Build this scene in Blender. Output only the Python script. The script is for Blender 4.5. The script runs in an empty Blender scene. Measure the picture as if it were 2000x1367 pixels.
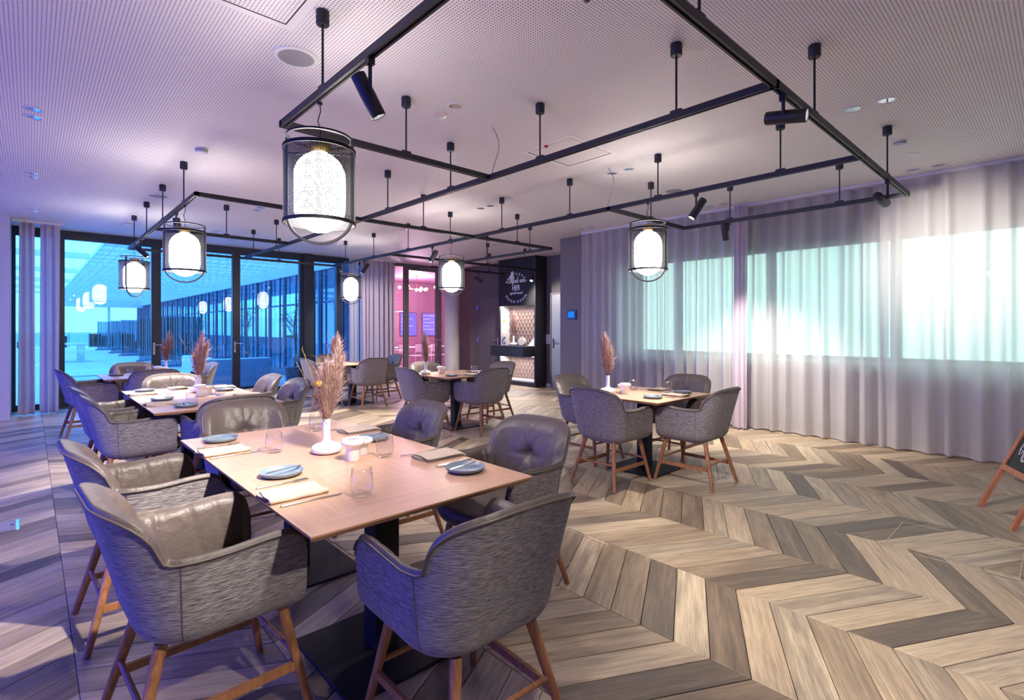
import bpy, math, random
from mathutils import Vector, Matrix
random.seed(7)
R = math.radians
scene = bpy.context.scene
COL = scene.collection

# ------------------------------------------------------------------ camera, world, big lights, exposure
CAM_F, CAM_CX, CAM_CY, CAM_YAW, CAM_H = 1012.0, 1000.0, 641.26, 0.8215, 1.35
cd = bpy.data.cameras.new('camera'); cam = bpy.data.objects.new('camera', cd); COL.objects.link(cam)
cd.sensor_fit = 'HORIZONTAL'; cd.sensor_width = 36.0
cd.lens = 36.0 * CAM_F / 2000.0
cd.shift_x = -(CAM_CX - 1000.0) / 2000.0
cd.shift_y = -(683.5 - CAM_CY) / 2000.0
cd.clip_start = 0.05; cd.clip_end = 400
cam.location = (0, 0, CAM_H)
cam.rotation_euler = (R(90), 0, CAM_YAW - R(90))
scene.camera = cam
scene.view_settings.view_transform = 'Standard'
scene.view_settings.look = 'None'
scene.view_settings.exposure = 0.9
scene.view_settings.gamma = 1.0
scene.view_settings.use_curve_mapping = False
cy = scene.cycles
cy.use_denoising = True
cy.use_adaptive_sampling = True; cy.adaptive_threshold = 0.02
cy.max_bounces = 8; cy.diffuse_bounces = 4; cy.glossy_bounces = 3; cy.transmission_bounces = 6; cy.transparent_max_bounces = 24
cy.caustics_reflective = False; cy.caustics_refractive = False
cy.sample_clamp_indirect = 6.0; cy.blur_glossy = 0.5

world = bpy.data.worlds.new('world'); scene.world = world; world.use_nodes = True
wn = world.node_tree.nodes; wl = world.node_tree.links
SKY_STRENGTH = 7.0
wn['Background'].inputs['Color'].default_value = (0.84, 0.93, 1.0, 1)
wn['Background'].inputs['Strength'].default_value = SKY_STRENGTH

def cam_px(x, y, z):
    c, s = math.cos(CAM_YAW), math.sin(CAM_YAW)
    d = c * x + s * y
    if d < 0.05: return None
    return (CAM_CX + CAM_F * (s * x - c * y) / d, CAM_CY - CAM_F * (z - CAM_H) / d, d)

# ------------------------------------------------------------------ materials
MATS = {}
def new_mat(name):
    m = bpy.data.materials.new(name); m.use_nodes = True
    m.node_tree.nodes.clear(); MATS[name] = m
    return m, m.node_tree.nodes, m.node_tree.links
def node(ns, t, **kw):
    n = ns.new(t)
    for k, v in kw.items():
        if k.startswith('_'): setattr(n, k[1:], v)
        else: n.inputs[k.replace('__', ' ')].default_value = v
    return n
def c4(c): return (c[0], c[1], c[2], 1)
def srgb(r, g, b):
    f = lambda v: v / 12.92 if v <= 0.04045 else ((v + 0.055) / 1.055) ** 2.4
    return tuple(f(v / 255.0) for v in (r, g, b))

def pmat(name, col, rough=0.5, metal=0.0, noise=0.0, nscale=40.0, bump=0.0, bscale=200.0, stretch=(1, 1, 1), spec=0.5, sheen=0.0, coat=0.0):
    m, ns, ls = new_mat(name)
    o = node(ns, 'ShaderNodeOutputMaterial'); b = node(ns, 'ShaderNodeBsdfPrincipled')
    b.inputs['Base Color'].default_value = c4(col); b.inputs['Roughness'].default_value = rough
    b.inputs['Metallic'].default_value = metal; b.inputs['Specular IOR Level'].default_value = spec
    if sheen: b.inputs['Sheen Weight'].default_value = sheen
    if coat: b.inputs['Coat Weight'].default_value = coat
    ls.new(b.outputs[0], o.inputs[0])
    if noise or bump:
        tc = node(ns, 'ShaderNodeTexCoord'); mp = node(ns, 'ShaderNodeMapping'); mp.inputs['Scale'].default_value = stretch
        ls.new(tc.outputs['Object'], mp.inputs[0])
    if noise:
        n = node(ns, 'ShaderNodeTexNoise', Scale=nscale, Detail=4.0); ls.new(mp.outputs[0], n.inputs['Vector'])
        mr = node(ns, 'ShaderNodeMapRange'); mr.inputs[1].default_value = 0.3; mr.inputs[2].default_value = 0.7
        mr.inputs[3].default_value = 1 - noise; mr.inputs[4].default_value = 1 + noise
        ls.new(n.outputs[0], mr.inputs[0])
        mx = node(ns, 'ShaderNodeVectorMath', _operation='SCALE'); mx.inputs[0].default_value = col
        ls.new(mr.outputs[0], mx.inputs['Scale']); ls.new(mx.outputs[0], b.inputs['Base Color'])
    if bump:
        n2 = node(ns, 'ShaderNodeTexNoise', Scale=bscale, Detail=3.0); ls.new(mp.outputs[0], n2.inputs['Vector'])
        bp = node(ns, 'ShaderNodeBump', Strength=bump, Distance=0.01); ls.new(n2.outputs[0], bp.inputs['Height']); ls.new(bp.outputs[0], b.inputs['Normal'])
    return m

def emat(name, col, strength):
    m, ns, ls = new_mat(name)
    o = node(ns, 'ShaderNodeOutputMaterial'); e = node(ns, 'ShaderNodeEmission', Strength=strength); e.inputs[0].default_value = c4(col)
    ls.new(e.outputs[0], o.inputs[0]); return m

def glassmat(name, tint, refl=1.0, rough=0.0, ior=1.5):
    # thin sheet: tinted see-through plus a mirror coat that grows at grazing angles
    m, ns, ls = new_mat(name)
    o = node(ns, 'ShaderNodeOutputMaterial'); t = node(ns, 'ShaderNodeBsdfTransparent'); t.inputs[0].default_value = c4(tint)
    g = node(ns, 'ShaderNodeBsdfGlossy', Roughness=rough); lw = node(ns, 'ShaderNodeLayerWeight', Blend=0.5)
    fr = node(ns, 'ShaderNodeMath', _operation='POWER'); fr.inputs[1].default_value = 5.0; ls.new(lw.outputs['Facing'], fr.inputs[0])
    mu = node(ns, 'ShaderNodeMath', _operation='MULTIPLY_ADD'); mu.inputs[1].default_value = 0.95; mu.inputs[2].default_value = 0.04 * refl; mu.use_clamp = True
    mx = node(ns, 'ShaderNodeMixShader')
    ls.new(fr.outputs[0], mu.inputs[0]); ls.new(mu.outputs[0], mx.inputs[0]); ls.new(t.outputs[0], mx.inputs[1]); ls.new(g.outputs[0], mx.inputs[2]); ls.new(mx.outputs[0], o.inputs[0])
    return m

def curtainmat(name, col, see=0.22, trans=0.5, weave=1.0):
    m, ns, ls = new_mat(name)
    o = node(ns, 'ShaderNodeOutputMaterial'); d = node(ns, 'ShaderNodeBsdfDiffuse'); d.inputs[0].default_value = c4(col)
    tl = node(ns, 'ShaderNodeBsdfTranslucent'); tl.inputs[0].default_value = c4(col)
    tp = node(ns, 'ShaderNodeBsdfTransparent')
    tc = node(ns, 'ShaderNodeTexCoord'); mp = node(ns, 'ShaderNodeMapping'); mp.inputs['Scale'].default_value = (8, 8, 130)
    n = node(ns, 'ShaderNodeTexNoise', Scale=1.0, Detail=3.0); ls.new(tc.outputs['Object'], mp.inputs[0]); ls.new(mp.outputs[0], n.inputs['Vector'])
    bp = node(ns, 'ShaderNodeBump', Strength=0.5 * weave, Distance=0.004); ls.new(n.outputs[0], bp.inputs['Height'])
    ls.new(bp.outputs[0], d.inputs['Normal'])
    m1 = node(ns, 'ShaderNodeMixShader'); m1.inputs[0].default_value = trans
    ls.new(d.outputs[0], m1.inputs[1]); ls.new(tl.outputs[0], m1.inputs[2])
    m2 = node(ns, 'ShaderNodeMixShader')
    lw = node(ns, 'ShaderNodeLayerWeight', Blend=0.5); iv = node(ns, 'ShaderNodeMath', _operation='SUBTRACT'); iv.inputs[0].default_value = 1.0; ls.new(lw.outputs['Facing'], iv.inputs[1])
    pw = node(ns, 'ShaderNodeMath', _operation='POWER'); pw.inputs[1].default_value = 1.6; ls.new(iv.outputs[0], pw.inputs[0])
    ms = node(ns, 'ShaderNodeMath', _operation='MULTIPLY'); ms.inputs[1].default_value = see; ls.new(pw.outputs[0], ms.inputs[0]); ls.new(ms.outputs[0], m2.inputs[0])
    ls.new(m1.outputs[0], m2.inputs[1]); ls.new(tp.outputs[0], m2.inputs[2]); ls.new(m2.outputs[0], o.inputs[0])
    return m

def woodmat(name, cols, rnd, rough=0.45, uv=True, scale=(2.2, 26, 1), con=1.0, bump=0.12):
    # grain along U; every plank takes its own tone and its own stretch of grain
    m, ns, ls = new_mat(name)
    o = node(ns, 'ShaderNodeOutputMaterial'); b = node(ns, 'ShaderNodeBsdfPrincipled', Roughness=rough); ls.new(b.outputs[0], o.inputs[0])
    tc = node(ns, 'ShaderNodeTexCoord')
    if rnd == 'object': r = node(ns, 'ShaderNodeObjectInfo').outputs['Random']
    elif rnd == 'island': r = node(ns, 'ShaderNodeNewGeometry').outputs['Random Per Island']
    else:
        v = node(ns, 'ShaderNodeValue'); v.outputs[0].default_value = 0.5; r = v.outputs[0]
    off = node(ns, 'ShaderNodeVectorMath', _operation='SCALE'); off.inputs[0].default_value = (37.1, 19.7, 53.3); ls.new(r, off.inputs['Scale'])
    ad = node(ns, 'ShaderNodeVectorMath', _operation='ADD'); ls.new(tc.outputs['UV' if uv else 'Object'], ad.inputs[0]); ls.new(off.outputs[0], ad.inputs[1])
    mp = node(ns, 'ShaderNodeMapping'); mp.inputs['Scale'].default_value = scale; ls.new(ad.outputs[0], mp.inputs[0])
    n1 = node(ns, 'ShaderNodeTexNoise', Scale=1.0, Detail=7.0, Roughness=0.62, Distortion=0.25); ls.new(mp.outputs[0], n1.inputs['Vector'])
    mp2 = node(ns, 'ShaderNodeMapping'); mp2.inputs['Scale'].default_value = (scale[0] * 0.6, scale[1] * 0.3, scale[2]); ls.new(ad.outputs[0], mp2.inputs[0])
    n2 = node(ns, 'ShaderNodeTexNoise', Scale=1.0, Detail=4.0, Distortion=0.6); ls.new(mp2.outputs[0], n2.inputs['Vector'])
    mp3 = node(ns, 'ShaderNodeMapping'); mp3.inputs['Scale'].default_value = (scale[0] * 2.5, scale[1] * 6, scale[2]); ls.new(ad.outputs[0], mp3.inputs[0])
    n3 = node(ns, 'ShaderNodeTexNoise', Scale=1.0, Detail=2.0); ls.new(mp3.outputs[0], n3.inputs['Vector'])
    cr = node(ns, 'ShaderNodeValToRGB'); cr.color_ramp.interpolation = 'LINEAR'
    el = cr.color_ramp.elements
    el[0].position = 0.0; el[0].color = c4(cols[0]); el[1].position = 1.0; el[1].color = c4(cols[-1])
    for i in range(1, len(cols) - 1):
        e = el.new(i / (len(cols) - 1)); e.color = c4(cols[i])
    a1 = node(ns, 'ShaderNodeMath', _operation='MULTIPLY_ADD'); a1.inputs[1].default_value = 0.55 * con; a1.inputs[2].default_value = -0.275 * con; ls.new(n2.outputs[0], a1.inputs[0])
    a2 = node(ns, 'ShaderNodeMath', _operation='ADD'); ls.new(r, a2.inputs[0]); ls.new(a1.outputs[0], a2.inputs[1])
    ls.new(a2.outputs[0], cr.inputs[0])
    mr = node(ns, 'ShaderNodeMapRange'); mr.inputs[1].default_value = 0.3; mr.inputs[2].default_value = 0.7; mr.inputs[3].default_value = 1 - 0.30 * con; mr.inputs[4].default_value = 1 + 0.20 * con
    ls.new(n1.outputs[0], mr.inputs[0])
    mr3 = node(ns, 'ShaderNodeMapRange'); mr3.inputs[1].default_value = 0.3; mr3.inputs[2].default_value = 0.7; mr3.inputs[3].default_value = 1 - 0.20 * con; mr3.inputs[4].default_value = 1 + 0.16 * con
    ls.new(n3.outputs[0], mr3.inputs[0])
    mpw = node(ns, 'ShaderNodeMapping'); mpw.inputs['Scale'].default_value = (scale[0] * 0.45, scale[1] * 0.5, scale[2]); ls.new(ad.outputs[0], mpw.inputs[0])
    wv = node(ns, 'ShaderNodeTexWave', Scale=1.4, Distortion=7.0, Detail=2.0); wv.bands_direction = 'Y'; wv.inputs['Detail Scale'].default_value = 0.6; ls.new(mpw.outputs[0], wv.inputs['Vector'])
    mw = node(ns, 'ShaderNodeMapRange'); mw.inputs[3].default_value = 1 - 0.13 * con; mw.inputs[4].default_value = 1 + 0.07 * con; ls.new(wv.outputs[1], mw.inputs[0])
    mm0 = node(ns, 'ShaderNodeMath', _operation='MULTIPLY'); ls.new(mr.outputs[0], mm0.inputs[0]); ls.new(mw.outputs[0], mm0.inputs[1])
    mm = node(ns, 'ShaderNodeMath', _operation='MULTIPLY'); ls.new(mm0.outputs[0], mm.inputs[0]); ls.new(mr3.outputs[0], mm.inputs[1])
    mx = node(ns, 'ShaderNodeVectorMath', _operation='SCALE'); ls.new(cr.outputs[0], mx.inputs[0]); ls.new(mm.outputs[0], mx.inputs['Scale'])
    ls.new(mx.outputs[0], b.inputs['Base Color'])
    bp = node(ns, 'ShaderNodeBump', Strength=bump, Distance=0.004); ls.new(n3.outputs[0], bp.inputs['Height']); ls.new(bp.outputs[0], b.inputs['Normal'])
    return m

FLOORC = [srgb(104, 90, 78), srgb(136, 118, 98), srgb(176, 155, 130), srgb(196, 176, 148), srgb(152, 136, 118), srgb(206, 188, 160)]
M_plank = woodmat('oak_plank', FLOORC, 'object', scale=(3.6, 60, 1))
M_plank_far = woodmat('oak_plank_far', FLOORC, 'island', scale=(3.6, 60, 1))
M_gap = pmat('floor_gap', srgb(30, 26, 23), 0.95)
M_oak = woodmat('chair_oak', [srgb(150, 98, 62), srgb(172, 118, 78)], 'none', rough=0.4, uv=False, scale=(30, 30, 3), bump=0.05)
M_top = woodmat('table_veneer', [srgb(194, 154, 128), srgb(204, 164, 138)], 'island', rough=0.34, uv=True, scale=(2.0, 42, 1), con=0.5, bump=0.02)
M_topedge = pmat('table_edge', srgb(178, 132, 100), 0.45)
M_black = pmat('black_powder_steel', (0.010, 0.010, 0.013), 0.6, spec=0.3)
M_track = pmat('black_track', (0.014, 0.014, 0.018), 0.45)
M_cage = None
M_brass = pmat('brass', (0.62, 0.42, 0.16), 0.3, metal=1.0)
M_chrome = pmat('chrome', (0.8, 0.82, 0.85), 0.08, metal=1.0)
M_steel = pmat('cutlery_steel', (0.62, 0.62, 0.64), 0.18, metal=1.0)
M_fabric = pmat('grey_woven_fabric', srgb(142, 134, 136), 0.85, noise=0.62, nscale=1.0, bump=1.0, bscale=1.0, stretch=(34, 34, 300), sheen=0.2)
M_leather = pmat('taupe_leather', srgb(90, 79, 77), 0.46, noise=0.06, nscale=14, bump=0.55, bscale=24)
M_piping = pmat('taupe_piping', srgb(92, 82, 76), 0.45)
M_white = pmat('white_ceramic', (0.82, 0.81, 0.81), 0.18, coat=0.3)
M_plate = pmat('blue_grey_stoneware', srgb(118, 136, 152), 0.35, noise=0.06, nscale=60)
M_napkin = pmat('beige_linen', srgb(196, 178, 162), 0.9, noise=0.06, nscale=300, bump=0.15, bscale=900)
M_tumbler = glassmat('clear_glass', (0.985, 0.985, 0.985), 1.6)
M_pampas = pmat('pampas_plume', srgb(184, 152, 146), 0.9, noise=0.3, nscale=60)
M_stem = pmat('dry_stem', srgb(140, 108, 70), 0.8)
M_yellow = pmat('yellow_button_flower', srgb(226, 168, 30), 0.8)
M_berry = pmat('dark_berry', srgb(74, 34, 40), 0.6)
M_wall = pmat('grey_wall_paint', srgb(122, 116, 116), 0.75, noise=0.02, nscale=8)
M_wallpale = pmat('pale_wall_paint', srgb(206, 200, 200), 0.75, noise=0.02, nscale=8)
M_darkwall = pmat('dark_taupe_wall', srgb(104, 98, 98), 0.7, noise=0.02, nscale=8)
M_door = pmat('door_grey', srgb(112, 106, 106), 0.5)
M_doorpale = pmat('door_pale_blue_grey', srgb(140, 144, 158), 0.4)
M_alu = pmat('dark_window_frame', srgb(44, 50, 58), 0.35)
M_alugrey = pmat('grey_window_frame', srgb(104, 104, 108), 0.4)
M_blueglass = glassmat('facade_glass', (0.19, 0.40, 0.70), 1.5)
M_violetglass = glassmat('side_window_glass', (0.13, 0.18, 0.68), 1.6)
M_mintglass = glassmat('window_glass', (0.44, 0.54, 0.49), 1.0)
M_pinkglass = glassmat('partition_glass', (0.80, 0.70, 0.82), 1.8)
M_terrglass = glassmat('terrace_screen_glass', (0.55, 0.66, 0.68), 1.5)
M_sheer = curtainmat('sheer_curtain', srgb(226, 222, 224), see=0.20, trans=0.5)
M_drape = curtainmat('lilac_drape', srgb(212, 198, 212), see=0.03, trans=0.25)
M_cab = pmat('dark_cabinet', srgb(46, 44, 48), 0.45)
M_board = pmat('blackboard', srgb(24, 26, 30), 0.55)
M_chalk = pmat('chalk_white', (0.85, 0.86, 0.88), 0.8)
M_quilt = pmat('quilted_leather', srgb(128, 108, 102), 0.5)
M_easel = woodmat('easel_wood', [srgb(172, 104, 72), srgb(190, 122, 86)], 'none', rough=0.5, uv=False, scale=(30, 30, 4))
M_paper = pmat('white_card', (0.8, 0.8, 0.8), 0.7)
M_plastic = pmat('white_plastic', (0.72, 0.72, 0.74), 0.4)
M_paver = pmat('terrace_paver', srgb(186, 190, 196), 0.7, noise=0.08, nscale=5)
M_extwhite = pmat('white_exterior_metal', srgb(214, 218, 224), 0.6)
M_extgrey = pmat('exterior_grey', srgb(96, 104, 114), 0.5)
M_sofa = pmat('outdoor_sofa_fabric', srgb(196, 204, 212), 0.9)
M_leaf = pmat('leaf_green', srgb(58, 84, 52), 0.7)
M_land = pmat('distant_land', srgb(70, 88, 84), 0.9, noise=0.3, nscale=0.2)
M_rosecast = pmat('rose_cast_wall', srgb(172, 134, 154), 0.7)  # pink cast of the room's coloured light put into the wall colour
M_rosefloor = pmat('rose_room_floor', srgb(196, 176, 184), 0.3)
M_bulb = emat('pendant_bulb', (1.0, 0.90, 0.82), 34.0)
M_lens = emat('spot_lens', (1.0, 0.97, 0.93), 14.0)
M_led = emat('led_strip', (1.0, 0.93, 0.88), 10.0)
M_warmbulb = emat('warm_bulb', (1.0, 0.72, 0.30), 22.0)
M_screen = emat('violet_screen', (0.36, 0.30, 0.95), 0.9)
M_screenline = emat('screen_writing', (0.75, 0.75, 1.0), 1.4)
M_panelblue = emat('wall_panel_screen', (0.02, 0.22, 0.9), 0.6)
M_panelframe = pmat('wall_panel_frame', srgb(10, 40, 110), 0.3)
M_red = pmat('red_lamp_cap', srgb(180, 40, 50), 0.4)
M_orange = pmat('orange_sticker', srgb(220, 160, 60), 0.6)

# lilac-white ceiling board with punched round holes on an 18.5 mm grid
def ceilingmat():
    m, ns, ls = new_mat('perforated_ceiling')
    o = node(ns, 'ShaderNodeOutputMaterial'); b = node(ns, 'ShaderNodeBsdfPrincipled', Roughness=0.62); ls.new(b.outputs[0], o.inputs[0])
    tc = node(ns, 'ShaderNodeTexCoord')
    sc = node(ns, 'ShaderNodeVectorMath', _operation='MULTIPLY'); sc.inputs[1].default_value = (1 / 0.0185, 1 / 0.0185, 0); ls.new(tc.outputs['Object'], sc.inputs[0])
    fr = node(ns, 'ShaderNodeVectorMath', _operation='FRACTION'); ls.new(sc.outputs[0], fr.inputs[0])
    sb = node(ns, 'ShaderNodeVectorMath', _operation='SUBTRACT'); sb.inputs[1].default_value = (0.5, 0.5, 0); ls.new(fr.outputs[0], sb.inputs[0])
    ln = node(ns, 'ShaderNodeVectorMath', _operation='LENGTH'); ls.new(sb.outputs[0], ln.inputs[0])
    lt = node(ns, 'ShaderNodeMath', _operation='LESS_THAN'); lt.inputs[1].default_value = 0.205; ls.new(ln.outputs['Value'], lt.inputs[0])
    mx = node(ns, 'ShaderNodeMix', _data_type='RGBA'); ls.new(lt.outputs[0], mx.inputs[0])
    mx.inputs[6].default_value = c4(srgb(236, 231, 234)); mx.inputs[7].default_value = c4(srgb(40, 36, 46)); ls.new(mx.outputs[2], b.inputs['Base Color'])
    return m
M_ceil = ceilingmat()
M_ceilplain = pmat('ceiling_plain', srgb(232, 227, 230), 0.6)

# open square weave of the lantern cage: the holes are see-through
def cagemat():
    m, ns, ls = new_mat('woven_wire_mesh')
    o = node(ns, 'ShaderNodeOutputMaterial'); b = node(ns, 'ShaderNodeBsdfPrincipled', Roughness=0.5, Metallic=0.3)
    b.inputs['Base Color'].default_value = (0.010, 0.011, 0.015, 1); t = node(ns, 'ShaderNodeBsdfTransparent')
    tc = node(ns, 'ShaderNodeTexCoord'); mu = node(ns, 'ShaderNodeVectorMath', _operation='MULTIPLY'); mu.inputs[1].default_value = (150, 52, 0)
    ls.new(tc.outputs['UV'], mu.inputs[0]); fr = node(ns, 'ShaderNodeVectorMath', _operation='FRACTION'); ls.new(mu.outputs[0], fr.inputs[0])
    sp = node(ns, 'ShaderNodeSeparateXYZ'); ls.new(fr.outputs[0], sp.inputs[0])
    g1 = node(ns, 'ShaderNodeMath', _operation='GREATER_THAN'); g1.inputs[1].default_value = 0.50; ls.new(sp.outputs[0], g1.inputs[0])
    g2 = node(ns, 'ShaderNodeMath', _operation='GREATER_THAN'); g2.inputs[1].default_value = 0.50; ls.new(sp.outputs[1], g2.inputs[0])
    an = node(ns, 'ShaderNodeMath', _operation='MULTIPLY'); ls.new(g1.outputs[0], an.inputs[0]); ls.new(g2.outputs[0], an.inputs[1])
    mx = node(ns, 'ShaderNodeMixShader'); ls.new(an.outputs[0], mx.inputs[0]); ls.new(b.outputs[0], mx.inputs[1]); ls.new(t.outputs[0], mx.inputs[2]); ls.new(mx.outputs[0], o.inputs[0])
    return m
M_cage = cagemat()

# ------------------------------------------------------------------ mesh helpers
class MB:
    def __init__(s): s.v = []; s.f = []; s.uv = None
    def _add(s, vs, fs):
        k = len(s.v); s.v += [tuple(p) for p in vs]; s.f += [tuple(i + k for i in f) for f in fs]; return s
    def box(s, x0, x1, y0, y1, z0, z1):
        vs = [(x0, y0, z0), (x1, y0, z0), (x1, y1, z0), (x0, y1, z0), (x0, y0, z1), (x1, y0, z1), (x1, y1, z1), (x0, y1, z1)]
        return s._add(vs, [(0, 3, 2, 1), (4, 5, 6, 7), (0, 1, 5, 4), (1, 2, 6, 5), (2, 3, 7, 6), (3, 0, 4, 7)])
    def rbox(s, x0, x1, y0, y1, z0, z1, r=0.02, n=4):
        # rounded in plan and on the top and bottom rims
        pts = []
        for cx_, cy_, a0 in ((x1 - r, y1 - r, 0), (x0 + r, y1 - r, 90), (x0 + r, y0 + r, 180), (x1 - r, y0 + r, 270)):
            for i in range(n + 1):
                a = R(a0 + 90 * i / n); pts.append((cx_, cy_, math.cos(a), math.sin(a)))
        e = min(r * 0.5, (z1 - z0) * 0.3); rings = [(z0, -e), (z0 + e, 0), (z1 - e, 0), (z1 - 0.3 * e, -0.3 * e), (z1, -e)]
        vs = []
        for z, o in rings:
            for (a, b, cx_, cy_) in pts: vs.append((a + cx_ * (r + o), b + cy_ * (r + o), z))
        m = len(pts); fs = []
        for j in range(len(rings) - 1):
            for i in range(m): fs.append((j * m + i, j * m + (i + 1) % m, (j + 1) * m + (i + 1) % m, (j + 1) * m + i))
        fs.append(tuple(range(m - 1, -1, -1))); fs.append(tuple(range((len(rings) - 1) * m, len(rings) * m)))
        return s._add(vs, fs)
    def cone(s, p, q, r0, r1, n=12, caps=True):
        p = Vector(p); q = Vector(q); d = (q - p)
        if d.length < 1e-9: return s
        d.normalize(); a = d.orthogonal().normalized(); b = d.cross(a)
        vs = []
        for c_, r in ((p, r0), (q, r1)):
            for i in range(n):
                t = 2 * math.pi * i / n; vs.append(c_ + a * (r * math.cos(t)) + b * (r * math.sin(t)))
        fs = [(i, (i + 1) % n, n + (i + 1) % n, n + i) for i in range(n)]
        if caps: fs += [tuple(range(n - 1, -1, -1)), tuple(range(n, 2 * n))]
        return s._add(vs, fs)
    def tube(s, pts, r, n=8, closed=False, rs=None):
        pts = [Vector(p) for p in pts]; m = len(pts); vs = []; up = None
        for i, p in enumerate(pts):
            if closed: t = pts[(i + 1) % m] - pts[(i - 1) % m]
            else: t = pts[min(i + 1, m - 1)] - pts[max(i - 1, 0)]
            if t.length < 1e-9: t = Vector((0, 0, 1))
            t.normalize()
            if up is None: up = t.orthogonal().normalized()
            up = (up - t * up.dot(t))
            if up.length < 1e-6: up = t.orthogonal()
            up.normalize(); bi = t.cross(up); rr = rs[i] if rs else r
            for k in range(n):
                a = 2 * math.pi * k / n; vs.append(p + up * (rr * math.cos(a)) + bi * (rr * math.sin(a)))
        fs = []
        for i in range(m if closed else m - 1):
            j = (i + 1) % m
            for k in range(n): fs.append((i * n + k, i * n + (k + 1) % n, j * n + (k + 1) % n, j * n + k))
        if not closed: fs += [tuple(range(n - 1, -1, -1)), tuple(range((m - 1) * n, m * n))]
        return s._add(vs, fs)
    def lathe(s, prof, n=24, cx=0, cy_=0, z=0, close=False):
        vs = []
        for r, h in prof:
            for i in range(n):
                a = 2 * math.pi * i / n; vs.append((cx + r * math.cos(a), cy_ + r * math.sin(a), z + h))
        fs = []; m = len(prof)
        for j in range(m - (0 if close else 1)):
            k = (j + 1) % m
            for i in range(n): fs.append((j * n + i, j * n + (i + 1) % n, k * n + (i + 1) % n, k * n + i))
        if not close:
            if prof[0][0] > 1e-5: fs.append(tuple(range(n - 1, -1, -1)))
            if prof[-1][0] > 1e-5: fs.append(tuple(range((m - 1) * n, m * n)))
        return s._add(vs, fs)
    def ball(s, c_, r, n=10, m=6, sc=(1, 1, 1)):
        vs = []; fs = []
        for j in range(m + 1):
            t = math.pi * j / m
            for i in range(n):
                a = 2 * math.pi * i / n; vs.append((c_[0] + sc[0] * r * math.sin(t) * math.cos(a), c_[1] + sc[1] * r * math.sin(t) * math.sin(a), c_[2] + sc[2] * r * math.cos(t)))
        for j in range(m):
            for i in range(n): fs.append((j * n + i, (j + 1) * n + i, (j + 1) * n + (i + 1) % n, j * n + (i + 1) % n))
        return s._add(vs, fs)
    def grid(s, fn, nu, nv, flip=False):
        vs = [fn(i / nu, j / nv) for j in range(nv + 1) for i in range(nu + 1)]; w = nu + 1
        fs = [((j * w + i), (j * w + i + 1), (j + 1) * w + i + 1, (j + 1) * w + i) for j in range(nv) for i in range(nu)]
        if flip: fs = [f[::-1] for f in fs]
        return s._add(vs, fs)
    def prism(s, poly, z0, z1):
        n = len(poly); vs = [(a, b, z0) for a, b in poly] + [(a, b, z1) for a, b in poly]
        return s._add(vs, [tuple(range(n - 1, -1, -1)), tuple(range(n, 2 * n))] + [(i, (i + 1) % n, n + (i + 1) % n, n + i) for i in range(n)])
    def mesh(s, name, mat, smooth=None):
        me = bpy.data.meshes.new(name); me.from_pydata(s.v, [], s.f); me.update()
        if mat: me.materials.append(mat)
        if s.uv:
            l = me.uv_layers.new(name='UVMap')
            l.data.foreach_set('uv', [c_ for p in me.polygons for vi in p.vertices for c_ in s.uv[vi]])
        if smooth is not None:
            me.polygons.foreach_set('use_smooth', [True] * len(me.polygons))
            if smooth < 180: me.set_sharp_from_angle(angle=R(smooth))
        me.update(); return me
    def build(s, name, mat, parent=None, smooth=None): return link(name, s.mesh(name, mat, smooth), parent)

def link(name, me, parent=None):
    o = bpy.data.objects.new(name, me); COL.objects.link(o)
    if parent is not None: o.parent = parent
    return o
def tag(o, label, cat, group=None):
    o['label'] = label; o['category'] = cat
    if group: o['group'] = group
    return o
def thing(name, label, cat, loc=(0, 0, 0), rz=0.0, group=None):
    o = bpy.data.objects.new(name, None); COL.objects.link(o); o.empty_display_size = 0.1
    o.location = loc; o.rotation_euler = (0, 0, rz); tag(o, label, cat, group); return o
def struct(o): o['kind'] = 'structure'; return o
def kids(o): return [c_ for c_ in bpy.data.objects if c_.parent == o]
KIDS = {}
def copy_tree(o, loc, rz, label, parent=None):
    if o.name not in KIDS: KIDS[o.name] = [(c_, kids(c_)) for c_ in kids(o)]
    r = o.copy(); COL.objects.link(r); r.location = loc; r.rotation_euler = (0, 0, rz)
    if label: r['label'] = label
    for ch, gs in KIDS[o.name]:
        c_ = ch.copy(); COL.objects.link(c_); c_.parent = r
        for g in gs:
            d = g.copy(); COL.objects.link(d); d.parent = c_
    return r

# ================================================================== THE ROOM
CEIL = 3.02; FY = 11.67; WX = 7.35; KX = 8.8
XL, YB_ = -2.6, -2.6
# ---- floor: dark bed, then every chevron plank
bed = struct(MB().box(XL, 9.0, YB_, FY + 0.05, -0.12, -0.022).build('floor', M_gap))
SX0, SW, SP, DY = 0.1345, 0.6335, 0.166, 0.34
def plank_mesh(sgn):
    ang = math.atan2(DY, SW); g = 0.0018
    mb = MB(); vs = []
    w = SW / 2 - 0.0010; sl = sgn * DY / SW; hh = SP / 2 - g / math.cos(ang)
    base = [(-w, -w * sl - hh), (w, w * sl - hh), (w, w * sl + hh), (-w, -w * sl + hh)]
    e = 0.0022
    top = [(-w + e, -w * sl - hh + e), (w - e, w * sl - hh + e), (w - e, w * sl + hh - e), (-w + e, -w * sl + hh - e)]
    vs = [(x, y, -0.022) for x, y in base] + [(x, y, -0.0016) for x, y in base] + [(x, y, 0.0) for x, y in top]
    fs = [(8, 9, 10, 11)] + [(i, (i + 1) % 4, 4 + (i + 1) % 4, 4 + i) for i in range(4)] + [(4 + i, 4 + (i + 1) % 4, 8 + (i + 1) % 4, 8 + i) for i in range(4)]
    mb._add(vs, fs)
    ca, sa = math.cos(ang), sgn * math.sin(ang)
    mb.uv = [(x * ca + y * sa, -x * sa + y * ca) for x, y, z in vs]
    return mb
PM = {1: plank_mesh(1), -1: plank_mesh(-1)}
planks = []
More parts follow.
